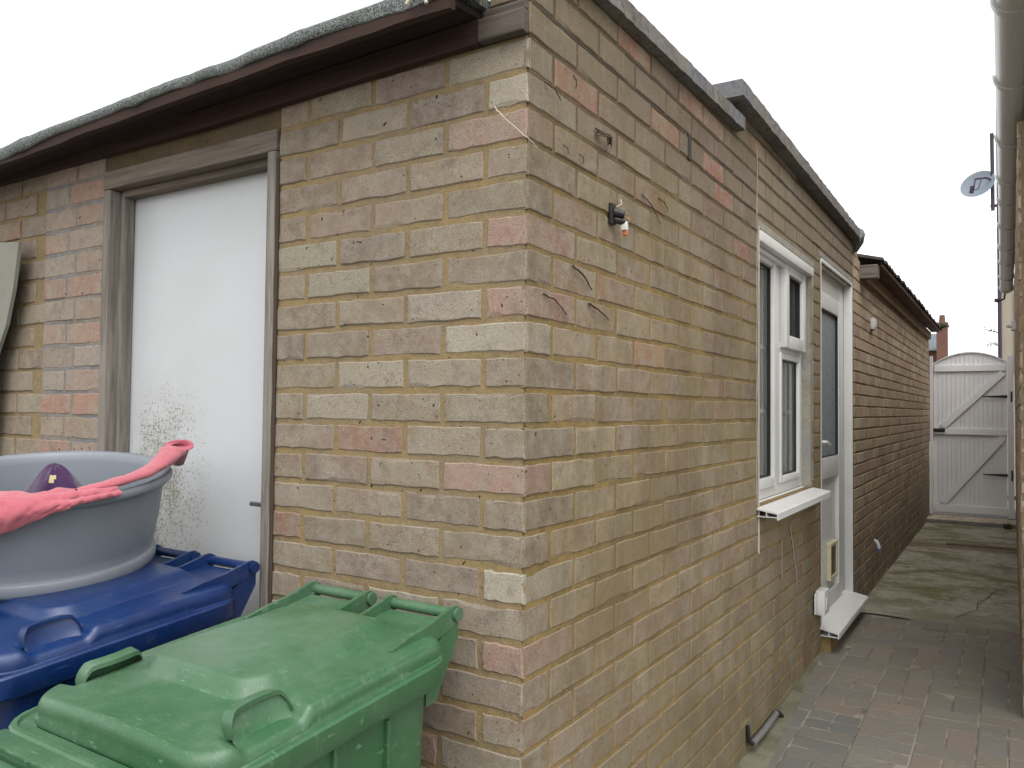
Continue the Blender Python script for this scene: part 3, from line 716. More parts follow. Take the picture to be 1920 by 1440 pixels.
m = MB(); m.tube([(.028, 4.94, -.27), (.032, 4.94, -.292)], [.016, .013], 12); m.build('cap', M_bluecap, o, True)

# ------------------------------------------------------------------ gate
GY = 9.55
G = empty('garden_gate', (.43, GY, -.51), 'tall white arched ledged and braced gate closing the far end of the alley', 'gate')
m = MB(); x = .042; nb = 8; bw = (.80-.042)/nb
def arch(x): return 1.435-.13*((x-.43)/.39)**2
for i in range(nb):
    a, b = x+bw*i+.0012, x+bw*(i+1)-.0012
    for (p, q) in ((a, (a+b)/2-.0015), ((a+b)/2+.0015, b)):
        m.prism([(p, -.485), (q, -.485), (q, arch(q)), ((p+q)/2, arch((p+q)/2)), (p, arch(p))], 1, GY+.02, GY+.034)
m.build('boards', M_upvc_clean, G)
m = MB(); pts = [(.04+.764*i/20, arch(.04+.764*i/20)) for i in range(21)]
m.prism([(p, q+.012) for p, q in pts]+[(p, q) for p, q in pts[::-1]], 1, GY+.0, GY+.036); m.build('arched_cap', M_upvc_clean, G)
m = MB(); m.prism([(.043, -.48), (.80, -.48)]+[(.80-.757*i/16, arch(.80-.757*i/16)-.004) for i in range(17)], 1, GY+.0348, GY+.04); m.build('backing', M_upvc_clean, G)
for z0_, z1_ in ((1.215, 1.290), (.458, .527), (-.475, -.385)):
    m = MB(); m.box((.055, GY-.004, z0_), (.795, GY+.0195, z1_), .003); m.build('ledge', M_upvc_clean, G)
def brace(xa, za, xb, zb_):
    d = Vector((xb-xa, 0, zb_-za)); n_ = Vector((-d.z, 0, d.x)).normalized()*.036
    a, b = Vector((xa, 0, za)), Vector((xb, 0, zb_))
    m = MB(); m.prism([((a+n_).x, (a+n_).z), ((a-n_).x, (a-n_).z), ((b-n_).x, (b-n_).z), ((b+n_).x, (b+n_).z)], 1, GY-.002, GY+.0193); m.build('brace', M_upvc_clean, G)
brace(.135, .55, .765, 1.195); brace(.135, -.365, .765, .44)
m = MB(); m.box((.0045, GY-.03, -.5), (.037, GY+.05, 1.405), .004); m.build('post', M_upvc_clean, G)
m = MB(); m.box((.806, GY-.03, -.5), (.868, GY+.05, 1.40), .004); m.build('post', M_upvc_clean, G)
for z in (.912, -.004):
    m = MB(); m.prism([(.555, z-.006), (.80, z-.017), (.835, z-.02), (.835, z+.02), (.80, z+.017), (.555, z+.006)], 1, GY-.010, GY-.0045)
    m.box((.838, GY-.036, z-.06), (.856, GY-.0305, z+.06), .001); m.tube([(.838, GY-.02, z-.03), (.838, GY-.02, z+.03)], .008, 8); m.build('hinge', M_iron, G)
m = MB(); m.box((.045, GY-.010, .485), (.165, GY-.0045, .53), .001); m.tube([(.02, GY-.018, .507), (.16, GY-.018, .507)], .008, 8)
for x in (.06, .11, .15): m.box((x, GY-.028, .49), (x+.014, GY-.0105, .525), .002)
m.build('latch_bolt', M_iron, G)

# ------------------------------------------------------------------ neighbour house on the right
N = empty('neighbour_house', (1.0, 4.5, -.55), 'buff brick neighbour house wall with white gutter at the right edge', 'building')
brickwork('wall', PN, 2.55, 10.5, -10, 26, .225, None, [], [M_brickC, M_mortarC], N, PAL_C, rowfun=lambda k: [.9+(.1125 if k % 2 else 0)+.225*i for i in range(45)], thick=.25)
gx = lambda y: .878-.0092*(y-1.2)
gm = MB(); ring = []; ya, yb = .95, 8.5; GZ = 2.045; gr_ = .058
NN = 40; vs = []; fs = []; K = 13
for i in range(NN+1):
    y = ya+(yb-ya)*i/NN
    for k in range(K):
        a = math.pi*k/(K-1); vs.append((gx(y)-gr_*math.cos(a), y, GZ-gr_*math.sin(a)))
    for k in range(K):
        a = math.pi*(K-1-k)/(K-1); vs.append((gx(y)-(gr_-.004)*math.cos(a), y, GZ-(gr_-.004)*math.sin(a)))
fs = [(i*2*K+k, i*2*K+(k+1) % (2*K), (i+1)*2*K+(k+1) % (2*K), (i+1)*2*K+k) for i in range(NN) for k in range(2*K)]
fs += [tuple(range(2*K)), tuple(range(NN*2*K+2*K-1, NN*2*K-1, -1))]
gm.add(vs, fs); GT = gm.build('gutter', M_gutter, N, 50)
for y, w in ((1.55, .02), (2.25, .016), (3.05, .016), (3.8, .035), (4.35, .016), (5.1, .016), (5.95, .035), (6.7, .016), (7.6, .016), (8.44, .05)):
    m = MB(); vs = []
    for yy in (y-w, y+w):
        for rr in (gr_+.011, gr_+.0008):
            for k in range(K):
                a = math.pi*k/(K-1); vs.append((gx(y)-rr*math.cos(a), yy, GZ+.004-rr*math.sin(a)))
    f = []
    for k in range(K-1): f += [(k, k+1, 2*K+k+1, 2*K+k), (k, k+1, K+k+1, K+k), (2*K+k, 2*K+k+1, 3*K+k+1, 3*K+k), (K+k, K+k+1, 3*K+k+1, 3*K+k)]
    m.add(vs, f); m.box((gx(y)+gr_-.004, y-.008, GZ-.03), (gx(y)+gr_+.02, y+.008, GZ+.02)); m.build('bracket', M_gutter, GT, 50)
m = MB(); vs = [(gx(8.5)-(gr_)*math.cos(math.pi*k/12), 8.504, GZ-gr_*math.sin(math.pi*k/12)) for k in range(13)]; m.add(vs, [tuple(range(13))]); m.build('end_cap', M_gutter, GT)
m = MB()
m.add([(gx(ya)+gr_+.006, ya, 1.95), (gx(8.55)+gr_+.006, 8.55, 1.95), (gx(8.55)+gr_+.006, 8.55, 2.14), (gx(ya)+gr_+.006, ya, 2.14), (1.0, ya, 1.9505), (1.0, 8.55, 1.9505), (1.0, 8.55, 2.14), (1.0, ya, 2.14)],
      [(0, 1, 2, 3), (0, 1, 5, 4), (1, 2, 6, 5), (0, 3, 7, 4), (3, 2, 6, 7)]); m.build('fascia', M_gutter, N)
m = MB(); m.add([(.93, ya, 2.15), (.88, 8.6, 2.15), (4.5, 8.6, 2.75), (4.5, ya, 2.75), (.93, ya, 2.12), (.88, 8.6, 2.12), (4.5, 8.6, 2.7), (4.5, ya, 2.7)], [(0, 1, 2, 3), (4, 5, 6, 7), (0, 1, 5, 4), (1, 2, 6, 5), (0, 3, 7, 4)]); m.build('roof', M_slate, N)  # unseen roof, its pitch flattened to let more light into the alley
m = MB()
m.box((.912, 2.50, -.33), (1.02, 2.547, .17), .004)
tag(m.build('meter_box', M_upvc, None, 50), 'white meter box low on the neighbour wall at the right edge', 'meter box')
m = MB(); m.box((NX(6)-.03, 5.93, 1.365), (NX(6)+.003, 6.02, 1.44), .006); m.tube([(NX(6)-.03, 5.97, 1.40), (NX(6)-.055, 5.95, 1.395)], .014, 10)
cam_o = m.build('security_camera', M_whitesm, None, 50); tag(cam_o, 'small white camera on the neighbour brick wall near the gate', 'camera')
o = empty('security_light', (.78, 8.52, 1.95), 'small dark security light below the end of the white gutter', 'light')
m = MB(); m.tube([(.80, 8.53, 1.99), (.79, 8.53, 1.93), (.76, 8.5, 1.915)], .010, 8); m.build('arm', M_black, o, True)
m = MB(); m.box((.70, 8.46, 1.895), (.755, 8.54, 1.93), .012, Matrix.Rotation(R(18), 3, 'Y'), (.73, 8.5, 1.91)); m.build('lamp_head', M_purplepipe, o, True)

# beige house beyond
H = empty('beige_house', (2, 14, -.5), 'beige rendered house beyond the gate, behind the right gutter', 'house')
m = MB(); m.box((.725, 12.5, -.5), (6, 20, 5.4), .01); m.build('wall', M_beige, H)
m = MB(); m.prism([(.80, 5.41), (6.2, 5.41), (3.4, 7.3)], 1, 12.3, 20.2); m.build('roof', M_slate, H)
m = MB(); m.tube([(.705, 12.45, -.5), (.705, 12.45, 5.3)], .026, 12); m.build('downpipe', M_purplepipe, H, True)
m = MB(); m.box((.89, 12.47, 1.3), (.905, 12.5, 5.3)); m.build('corner_trim', M_gutter, H)
S = empty('satellite_dish', (.63, 12.45, 4.3), 'grey satellite dish on a dark pole beside the gutter', 'satellite dish')
m = MB(); prof = [(.0, -.035), (.07, -.032), (.14, -.021), (.20, -.006), (.235, .006), (.240, .006), (.236, .0), (.14, -.027), (0, -.041)]
T = Matrix.Translation((.44, 12.40, 4.16)) @ Matrix.Rotation(R(62), 4, 'X') @ Matrix.Rotation(R(-16), 4, 'Y') @ Matrix.Diagonal((1, 1.0, 1, 1))
m.lathe(prof, 40, T); m.build('dish', M_dish, S, 60)
m = MB(); m.tube([(.625, 12.42, 4.90), (.63, 12.42, 4.4), (.632, 12.42, 3.74)], .026, 10); m.box((.60, 12.42, 4.84), (.72, 12.49, 4.87)); m.box((.60, 12.42, 3.80), (.72, 12.49, 3.83)); m.build('pole', M_purplepipe, S, True)
m = MB(); m.tube([(.62, 12.42, 4.20), (.55, 12.25, 4.20), (.42, 12.05, 4.15), (.40, 11.95, 3.99)], .014, 8); m.tube([(.37, 11.94, 3.92), (.39, 11.93, 4.02)], .03, 10); m.tube([(.50, 12.15, 4.18), (.46, 12.0, 3.99), (.40, 11.95, 3.96)], .008, 6); m.build('feed_arm', M_purplepipe, S, True)
# distant house and chimney
s_ = 1.51
F = empty('distant_house', (-4, 42, -.5), 'distant red brick house with slate roof beyond the white gate', 'house')
fx = lambda x: .857+(x-.857)*s_; fz = lambda z: .71+(z-.71)*s_
m = MB(); m.box((fx(-6), 40.3, -.5), (fx(-1.06), 46, fz(2.65))); m.build('wall', M_redbrick, F)
m = MB(); m.add([(fx(-6), 40, fz(2.60)), (fx(-1.05), 40, fz(2.62)), (fx(-.955), 43, fz(3.30)), (fx(-6), 43, fz(3.30)), (fx(-6), 46.3, fz(2.6)), (fx(-1.05), 46.3, fz(2.6))], [(0, 1, 2, 3), (3, 2, 5, 4), (0, 1, 5, 4), (1, 2, 5), (0, 3, 4)]); m.build('roof', M_slate, F)
CH = MB(); a, b = fx(-1.06), fx(-.775)
CH.box((a, 39.4, -.5), (b, 39.98, fz(3.30)), .01); CH.box((a-.05, 39.35, fz(3.30)), (b+.05, 40.03, fz(3.37)), .01); CH.box((a-.02, 39.38, fz(3.372)), (b+.02, 40.0, fz(3.43)), .01)
CH = CH.build('chimney', M_redbrick, F)
m = MB(); m.tube([((a+b)/2, 39.7, fz(3.43)), ((a+b)/2, 39.7, fz(3.66))], [.14, .11], 12); m.build('chimney_pot', M_redbrick, CH, True)
# twig of foliage beside the pipe
Fo = empty('shrub', (.60, 14, -.5), 'dark leafy twigs beside the plum coloured downpipe beyond the gate', 'shrub')
m = MB(); m.tube([(.85, 14, -.5), (.80, 14, 1.6), (.68, 14, 2.05), (.45, 14, 2.12)], [.03, .02, .01, .004], 6); m.tube([(.74, 14, 1.8), (.62, 14, 1.86), (.5, 14.05, 1.9)], [.01, .006, .003], 5); m.build('branch', M_stem, Fo)
m = MB()
for i in range(70):
    t_ = random.random(); c = Vector((.42+.32*t_, 14+random.uniform(-.06, .06), 2.12-.08*t_+random.gauss(0, .025))) if i % 3 else Vector((random.uniform(.5, .7), 14, 1.88+random.gauss(0, .025)))
    d1 = Vector((random.gauss(0, 1), random.gauss(0, 1), random.gauss(0, 1))).normalized(); d2 = d1.orthogonal().normalized(); l, w = random.uniform(.02, .035), .011
    m.add([c, c+d1*l*.5+d2*w, c+d1*l, c+d1*l*.5-d2*w], [(0, 1, 2, 3)])
m.build('leaves', M_leaf, Fo, fix=False)

# ------------------------------------------------------------------ wheelie bins
def smooth01(a, b, x):
    t_ = max(0, min(1, (x-a)/(b-a))) if a != b else float(x > a); return t_*t_*(3-2*t_)
def wheelie(name, loc, rz, mat, label, tiltx=R(5.2), tilty=0.):
    o = empty(name, loc, label, 'bin', 'wheeled rubbish bins in front of the end wall', rz)
    LZ = 1.067; yb_, yf = .305, -.262; hw = .243
    Tl = Matrix.Translation((0, yb_, LZ)) @ Matrix.Rotation(tiltx, 4, 'X') @ Matrix.Rotation(tilty, 4, 'Y')   # lid frame: origin at the back edge
    Tb = Matrix.Translation(loc) @ Matrix.Rotation(rz, 4, 'Z'); TL = Tb @ Tl
    Ld = yb_-yf
    # lid surface
    def rr(t_, r_, wx, y0, y1):
        # rounded rectangle boundary, t_ in 0..1
        cx, cy = 0, (y0+y1)/2; hx, hy = wx, (y1-y0)/2
        seg = [(hx-r_)*2, (hy-r_)*2]; q = math.pi/2*r_; tot = 2*(seg[0]+seg[1])+4*q; d = t_*tot
        path = [('l', -hx+r_, -hy, 1, 0, seg[0]), ('a', hx-r_, -hy+r_, -90, 0, q), ('l', hx, -hy+r_, 0, 1, seg[1]), ('a', hx-r_, hy-r_, 0, 0, q), ('l', hx-r_, hy, -1, 0, seg[0]), ('a', -hx+r_, hy-r_, 90, 0, q), ('l', -hx, hy-r_, 0, -1, seg[1]), ('a', -hx+r_, -hy+r_, 180, 0, q)]
        for p in path:
            if d <= p[5] or p is path[-1]:
                if p[0] == 'l': return (cx+p[1]+p[3]*d, cy+p[2]+p[4]*d)
                a = R(p[3])+d/r_; return (cx+p[1]+r_*math.cos(a), cy+p[2]+r_*math.sin(a))
            d -= p[5]
    def scoop(x, y):
        # finger recesses outside the two arches
        for sx in (-1, 1):
            dx = (abs(x)-.205)*1.0 if x*sx > 0 else -1
            if x*sx > .150:
                fy = smooth01(-.512, -.487, y)*(1-smooth01(-.387, -.362, y))
                fx_ = smooth01(.188, .198, x*sx)
                return fy*fx_
        return 0
    def hgt(x, y):
        z = .010*(1-(x/hw)**2) + .004*math.sin(math.pi*min(1, max(0, -y/Ld)))
        hwc = .100+.040*min(1, max(0, -y/.37)); 
        f = min((hwc+.024-abs(x))/.024, (-(y)-.045)/.028, (y+.426)/.024)
        # rounded front corners
        ax, ay = abs(x)-(hwc-.05), -y-.352
        if ax > 0 and ay > 0: f = min(f, (.05+.024-math.hypot(ax, ay))/.024)
        f = max(0, min(1, f)); z += .026*(f*.75+.25*f*f*(3-2*f))
        if y > -.05: z -= .004*smooth01(-.05, 0, y)
        return z
    NT_ = 260; rings = [0.02+.93*i/62 for i in range(63)]+[.958, .964, .970, .976, .982, .988, .993, .997, 1.0]
    bd = [rr((k+.5)/NT_, .062, hw, -Ld, 0) for k in range(NT_)]; cy = -Ld/2
    vs = []
    for s in rings:
        for (bx, by) in bd:
            x, y = bx*s, cy+(by-cy)*s
            z = hgt(x, y)
            e = 1-s
            if s > .945: z -= .022*(1-math.sqrt(max(0, 1-((s-.945)/.055)**2)))
            sc_ = scoop(x, y); ed = min((hw-abs(x))/.05, 1)
            z -= sc_*.020*(1-max(0, ed)*.4)
            vs.append((x, y, z))
    for (f, dz) in ((1.0, -.030), (1.012, -.033), (1.012, -.043), (.985, -.043)):
        for (bx, by) in bd:
            vs.append((bx*f, cy+(by-cy)*f, hgt(bx, by)-.0+dz if f < 1.01 else dz+.002))
    nR = len(rings)+4; fs = [(i*NT_+k, i*NT_+(k+1) % NT_, (i+1)*NT_+(k+1) % NT_, (i+1)*NT_+k) for i in range(nR-1) for k in range(NT_)]
    fs.append(tuple(range(NT_-1, -1, -1)))
    m = MB(); m.add(vs, fs); lid = m.build('lid', mat, o, 38, T=TL)
    # arched finger grips
    for sx in (-1, 1):
        pts = []
        for i in range(15):
            a = math.pi*i/14; yy = -.437+.056*math.cos(a)
            zz = .004+.030*min(1, 1.5*math.sin(a)) ; pts.append((sx*(.190+.018*(1-math.sin(a))), yy, zz))
        m = MB(); n_ = len(pts); v = []
        for p in pts: v += [(p[0]-sx*.018, p[1], p[2]-.002), (p[0]+sx*.006, p[1], p[2]+.001), (p[0]+sx*.006, p[1], p[2]-.006), (p[0]-sx*.018, p[1]*1., p[2]-.010)]
        f = [(4*i+k, 4*i+(k+1) % 4, 4*i+4+(k+1) % 4, 4*i+4+k) for i in range(n_-1) for k in range(4)]+[(0, 1, 2, 3), (4*n_-1, 4*n_-2, 4*n_-3, 4*n_-4)]
        m.add(v, f)
        # curved back wall of the recess
        v = []; 
        for j in range(5):
            t_ = j/4
            for p in pts: v.append((p[0]+sx*(-.001+.020*t_), -.437+(p[1]+.437)*(1-.03*t_), max(-.012+.0, p[2]-.003-(p[2]+.012)*(t_**.6))))
        m.add(v, [(j*n_+i, j*n_+i+1, (j+1)*n_+i+1, (j+1)*n_+i) for j in range(4) for i in range(n_-1)])
        m.build('grip', mat, lid, 45, T=TL)
    # hinge lobes
    m = MB()
    for (xa, xb) in ((-.203, -.034), (.034, .203)):
        for x in (xa, xb):
            poly = [(-.14, .008), (-.09, .016), (-.02, .022), (.045, .034), (.062, .034), (.074, .026), (.076, .012), (.068, .001), (.03, -.010), (-.02, -.016), (-.14, -.006)]
            m.prism([(p, q) for p, q in poly], 0, x-.0045, x+.0045)
        m.prism([(-.03, .004), (.045, .008), (.045, .002), (-.03, -.006)], 0, xa+.005, xb-.005)
    m.build('hinge_lobe', mat, lid, 30, T=TL)
    m = MB()
    for (xa, xb) in ((-.203, -.034), (.034, .203)):
        m.tube([TL @ Vector((xa-.008, .060, .017)), TL @ Vector((xb+.008, .060, .017))], .0115, 16)
        for x in (xa-.012, xb+.006): m.tube([TL @ Vector((x, .060, .017)), TL @ Vector((x+.006, .060, .017))], [.014, .014], 14)
    m.build('hinge_pin', mat, o, 40)
    # body
    m = MB()
    def ringpts(wx, y0, y1, r_, z, n_=96): return [(*rr((k+.5)/n_, r_, wx, y0, y1), z) for k in range(n_)]
    lev = [(.185, -.20, .14, .05, .0), (.215, -.240, .225, .06, .60), (.228, -.262, .262, .06, .965), (.253, -.292, .296, .065, .968), (.257, -.297, .300, .065, .974), (.257, -.298, .300, .065, 1.010), (.253, -.295, .297, .062, 1.014), (.246, -.287, .290, .055, 1.014), (.242, -.285, .286, .05, 1.008), (.230, -.262, .27, .05, 1.005), (.215, -.20, .26, .05, .5)]
    vs = []
    for (wx, y0, y1, r_, z) in lev:
        # the rim follows the lid slope
        for p in ringpts(wx, y0, y1, r_, z): vs.append((p[0], p[1], p[2]+(p[1]-yb_)*math.tan(tiltx)*(1 if z > .9 else 0)+(.022 if z > .9 else 0)))
    n_ = 96; fs = [(i*n_+k, i*n_+(k+1) % n_, (i+1)*n_+(k+1) % n_, (i+1)*n_+k) for i in range(len(lev)-1) for k in range(n_)]; fs.append(tuple(range(n_-1, -1, -1)))
    m.add(vs, fs); m.build('body', mat, o, 35, T=Tb)
    # front lifting comb
    m = MB(); dzf = (-.30-yb_)*math.tan(tiltx)+.026
    m.box((-.225, -.335, .992+dzf), (.225, -.292, 1.006+dzf), .004); m.box((-.225, -.336, .940+dzf), (.225, -.328, .998+dzf), .003); m.box((-.225, -.362, .975+dzf), (.225, -.348, 1.0+dzf), .004); m.box((-.225, -.352, .955+dzf), (.225, -.325, .974+dzf), .002)
    m.build('lifting_comb', mat, o, 35, T=Tb)
    # side ribs / pockets
    m = MB()
    for sx in (-1, 1):
        for y in (-.13, .0, .13):
            m = MB(); m.box((sx*.215, y-.004, .83), (sx*.236, y+.004, .955), .0015); m.build('side_rib', mat, o, 35, T=Tb)
    # handle at the back and wheels
    m = MB()
    for sx in (-1, 1): m.prism([(.27, .93), (.30, .93), (.372, 1.045), (.372, 1.075), (.355, 1.085), (.30, 1.04), (.27, 1.03)], 0, sx*.200-.006, sx*.200+.006)
    m.box((-.195, .285, 1.0), (.195, .292, 1.03)); m.build('hinge_bracket', mat, o, 35, T=Tb)
    for sx in (-1, 1):
        m = MB(); m.tube([(sx*.20, .21, .10), (sx*.25, .21, .10)], .10, 28); m.tube([(sx*.25, .21, .10), (sx*.256, .21, .10)], .06, 20); m.build('wheel', M_black, o, 40, T=Tb)
    return o
wheelie('wheelie_bin', (-.325, -.44, -.80), R(-1.), M_green, 'faded green wheelie bin with a closed lid, nearest the brick corner')
wheelie('wheelie_bin', (-.985, -.40, -.785), R(-1.), M_blue, 'dark blue wheelie bin with the grey tub standing on its lid', tiltx=R(5.2))

# ------------------------------------------------------------------ tub and clothes
c0 = Vector((-1.186, -.331, .312)); nn_ = Vector((.099, -.109, 1)).normalized()
ax = Vector((0, 1, 0)).cross(nn_).normalized(); ay = nn_.cross(ax)
TT = Matrix((ax, ay, nn_)).transposed().to_4x4(); TT.translation = c0
prof = [(.0, .001), (.232, .001), (.243, .003), (.247, .010), (.2485, .030), (.2455, .035), (.2395, .037), (.2385, .040), (.246, .065), (.257, .12), (.268, .190), (.270, .205), (.278, .204), (.284, .206), (.289, .212), (.290, .221), (.287, .228), (.281, .231), (.273, .229), (.266, .222), (.262, .205), (.252, .13), (.240, .06), (.225, .02), (0, .018)]
m = MB(); m.lathe(prof, 96, TT); tub = m.build('tub', M_tub, None, 50); tag(tub, 'round grey plastic tub standing on the blue bin lid, holding clothes', 'tub')
def tp(r_, a, h): return TT @ Vector((r_*math.cos(a), r_*math.sin(a), h))
# pink sweatshirt body draped over the rim; angle runs along the rim
PK = empty('pink_sweatshirt', tuple(tp(.28, R(-90), .23)), 'pink fleece sweatshirt draped over the rim of the grey tub', 'clothing')
vs = []; A0, A1 = -85, 2; na, nsx = 70, 26
for i in range(na+1):
    u = i/na; A = A0+(A1-A0)*u; a = R(A)
    out_len = .004+.068*(1-smooth01(.35, .88, u)); in_len = .05+.05*(1-u)
    fold = .016*max(0, math.sin(u*17+1.3))**2+.008*abs(math.sin(u*31+.4))
    for j in range(nsx+1):
        v = j/nsx
        if v < .4:
            t_ = 1-v/.4; r_ = .262-.13*t_*(.4+.6*(1-u)); h = .236+.022*math.sin(t_*2.6)*(1-u*.6)-in_len*t_*.40+.010*mn.noise(Vector((u*9, t_*3, 2)))
        elif v < .6:
            t_ = (v-.4)/.2; r_ = .262+.033*t_; h = .232+.010*math.sin(math.pi*t_)
        else:
            t_ = (v-.6)/.4; r_ = .295+.008*math.sin(t_*math.pi)+fold*t_*.6; h = .232-out_len*t_
        h += .003*mn.noise(Vector((u*14, v*5, 0))); r_ += .007*abs(mn.noise(Vector((u*16+v*6, v*2.5, 1))))+.004*mn.noise(Vector((u*40, v*9, 3))); r_ += .004*mn.noise(Vector((u*8, v*4, 5)))+.012*(1-abs(v-.75)*3)*max(0, math.sin(u*8+v*5))*(1-u) if v > .6 else .003
        vs.append(tp(r_, a, h))
n_ = nsx+1; fs = [(i*n_+j, i*n_+j+1, (i+1)*n_+j+1, (i+1)*n_+j) for i in range(na) for j in range(nsx)]
o = obj('body', vs, fs, M_pink, PK, smooth=True)
md = o.modifiers.new('thick', 'SOLIDIFY'); md.thickness = .0045; md.offset = 1
# sleeve lying along the rim with an open cuff
def sleeve():
    ctr = [(-14, .268, .240, .012), (-4, .272, .246, .015), (8, .275, .250, .016), (20, .277, .254, .018), (32, .280, .262, .021), (42, .286, .272, .025), (50, .294, .281, .029), (56, .306, .285, .031)]
    P_ = [tp(r_, R(a), h) for a, r_, h, w in ctr]; 
    # finer interpolation
    out = []; ws = []
    for i in range(len(P_)-1):
        for k in range(5):
            t_ = k/5; out.append(P_[i].lerp(P_[i+1], t_)); ws.append(ctr[i][3]*(1-t_)+ctr[i+1][3]*t_)
    out.append(P_[-1]); ws.append(ctr[-1][3])
    vs = []; n_ = 24
    def ring(p, t_, w, sc=1., ph=0):
        u_ = t_.cross(nn_).normalized(); q = u_.cross(t_)
        for k in range(n_):
            a = 2*math.pi*k/n_; wob = 1+.12*mn.noise(Vector((math.cos(a)*1.5, math.sin(a)*1.5, ph*6)))
            vs.append(p+sc*w*wob*(math.cos(a)*u_*1.15+math.sin(a)*q*.62))
    R_ = 0
    for i, p in enumerate(out):
        t_ = (out[min(i+1, len(out)-1)]-out[max(0, i-1)]).normalized(); k_ = max(0, (i-22)/13); t_ = (t_*(1-.45*k_)+Vector((.62, -.78, .10))*.75*k_).normalized(); ring(p, t_, ws[i]*(1+.04*math.sin(i*.9)), 1, i*.1); R_ += 1
    t_ = ((out[-1]-out[-2]).normalized()*.55+Vector((.62, -.78, .10))*.75).normalized()
    for back, sc in ((-.004, 1.05), (-.001, .86), (.010, .74), (.035, .62), (.07, .4)): ring(out[-1]-t_*back if back > 0 else out[-1]-t_*back, t_, ws[-1], sc, .9); R_ += 1
    fs = [(i*n_+k, i*n_+(k+1) % n_, (i+1)*n_+(k+1) % n_, (i+1)*n_+k) for i in range(R_-1) for k in range(n_)]
    fs.append(tuple(range((R_-1)*n_, R_*n_)))
    return obj('sleeve', vs, fs, M_pink, PK, smooth=True)
sleeve()
# purple garment poking out of the tub
PG = empty('purple_garment', tuple(tp(.08, R(150), .12)), 'dark purple garment with a yellow print heaped inside the grey tub', 'clothing')
vs = []; n_ = 40; rg = 16
cc = Vector((.035, .01))
for j in range(rg+1):
    t_ = j/rg
    for k in range(n_):
        a = 2*math.pi*k/n_; r_ = .002+.095*t_**.75*(1+.22*math.sin(2*a+.6)+.08*math.sin(5*a+t_*4))+.008*t_*mn.noise(Vector((math.cos(a)*3, math.sin(a)*3, t_*4)))
        h = .258-.145*t_**1.3+.008*mn.noise(Vector((math.cos(a)*2, math.sin(a)*2, 7+t_*3)))
        vs.append(TT @ Vector((cc.x+r_*math.cos(a)*1.05, cc.y+r_*math.sin(a)*.8, h)))
fs = [(i*n_+k, i*n_+(k+1) % n_, (i+1)*n_+(k+1) % n_, (i+1)*n_+k) for i in range(rg) for k in range(n_)]+[tuple(range(n_-1, -1, -1))]
gob = obj('fabric', vs, fs, M_purple, PG, smooth=True)
k0 = int(n_*(270+38)/360); m = MB()
def gp_(j, k): return vs[j*n_+k % n_]+((vs[j*n_+k % n_]-(TT @ Vector((cc.x, cc.y, .10)))).normalized()*.0015)

for (j_, d_) in ((4, -1), (4, 0), (4, 1), (5, -1), (5, 0)):
    m.add([gp_(j_, k0+d_), gp_(j_, k0+d_+1), gp_(j_+1, k0+d_+1), gp_(j_+1, k0+d_)], [(0, 1, 2, 3)])
m.build('print', M_yellow, gob, fix=False)

# ------------------------------------------------------------------ small things on the walls
o = empty('broken_light_fitting', (0, .41, 1.19), 'broken black outdoor light fitting with bare wires on the side wall', 'light fitting'); FIT = o
m = MB(); m.box((.002, .385, 1.172), (.016, .425, 1.245), .006); m.tube([(.012, .405, 1.215), (.045, .425, 1.205)], [.016, .012], 10); m.tube([(.012, .41, 1.19), (.04, .435, 1.185)], [.012, .014], 10); m.build('bracket', M_black, o, 40)
m = MB(); m.box((.030, .425, 1.155), (.050, .445, 1.185), .002); m.build('terminal_block', M_whitesm, o, 40)
m = MB(); m.box((.032, .432, 1.137), (.048, .448, 1.157), .003); m.build('copper_contact', M_copper, o, 40); m = MB(); m.tube([(.045, .43, 1.20), (.058, .44, 1.192), (.05, .44, 1.18)], .002, 6); m.build('bare_wire', M_copper, o, 40)
m = MB(); m.tube([(.01, .425, 1.235), (.022, .45, 1.25), (.014, .462, 1.27)], .0022, 6); m.build('cable', M_palestem, o, 40); m = MB(); m.tube([(.045, .445, 1.15), (.04, .47, 1.14)], .0012, 5); m.build('cable', M_palestem, o, 40); FIT.scale = (.74, .74, .74)
def stem(name, pts, r_, label, mat=None, grp='dried ivy stems stuck to the side wall'):
    m = MB(); P_ = [Vector(p) for p in pts]; out = []
    for i in range(len(P_)-1):
        for k in range(4): out.append(P_[i].lerp(P_[i+1], k/4)+Vector((random.uniform(0, .002), random.uniform(-.0015, .0015), random.uniform(-.0015, .0015))))
    out.append(P_[-1]); m.tube(out, [.62*r_*(1-.5*i/len(out)) for i in range(len(out))], 6)
    o = m.build(name, mat or M_stem, None, True); tag(o, label, 'stem', grp); return o
stem('dry_stem', [(.004, .061, 1.420), (.012, .09, 1.412), (.006, .131, 1.400)], .003, 'dry curved ivy stem just right of the corner near the top')
stem('dry_stem', [(.005, .189, 1.479), (.010, .197, 1.468), (.004, .208, 1.455)], .003, 'short dark ivy stem stub in the fourth brick course from the top')
stem('dry_stem', [(.005, .146, 1.306), (.010, .158, 1.300), (.004, .172, 1.293)], .0025, 'tiny dark ivy stub left of the twig tuft')
stem('dry_stem', [(.005, .223, 1.306), (.010, .233, 1.300), (.004, .247, 1.290)], .0025, 'tiny dark ivy stub directly below the twig tuft')
stem('dry_stem', [(.003, .063, .958), (.008, .11, .950), (.003, .172, .925)], .0035, 'long thin dark ivy stem low beside the corner')
stem('dry_stem', [(.003, .196, 1.040), (.008, .24, 1.028), (.003, .300, .998)], .0045, 'rough dark ivy stem above the other two low stems')
stem('dry_stem', [(.003, .279, .964), (.008, .33, .952), (.003, .395, .935)], .0045, 'rough dark ivy stem right of the long thin low one')
stem('dry_stem', [(.003, .60, 1.300), (.008, .66, 1.283), (.003, .74, 1.245)], .003, 'thin ivy stem right of the broken light fitting')
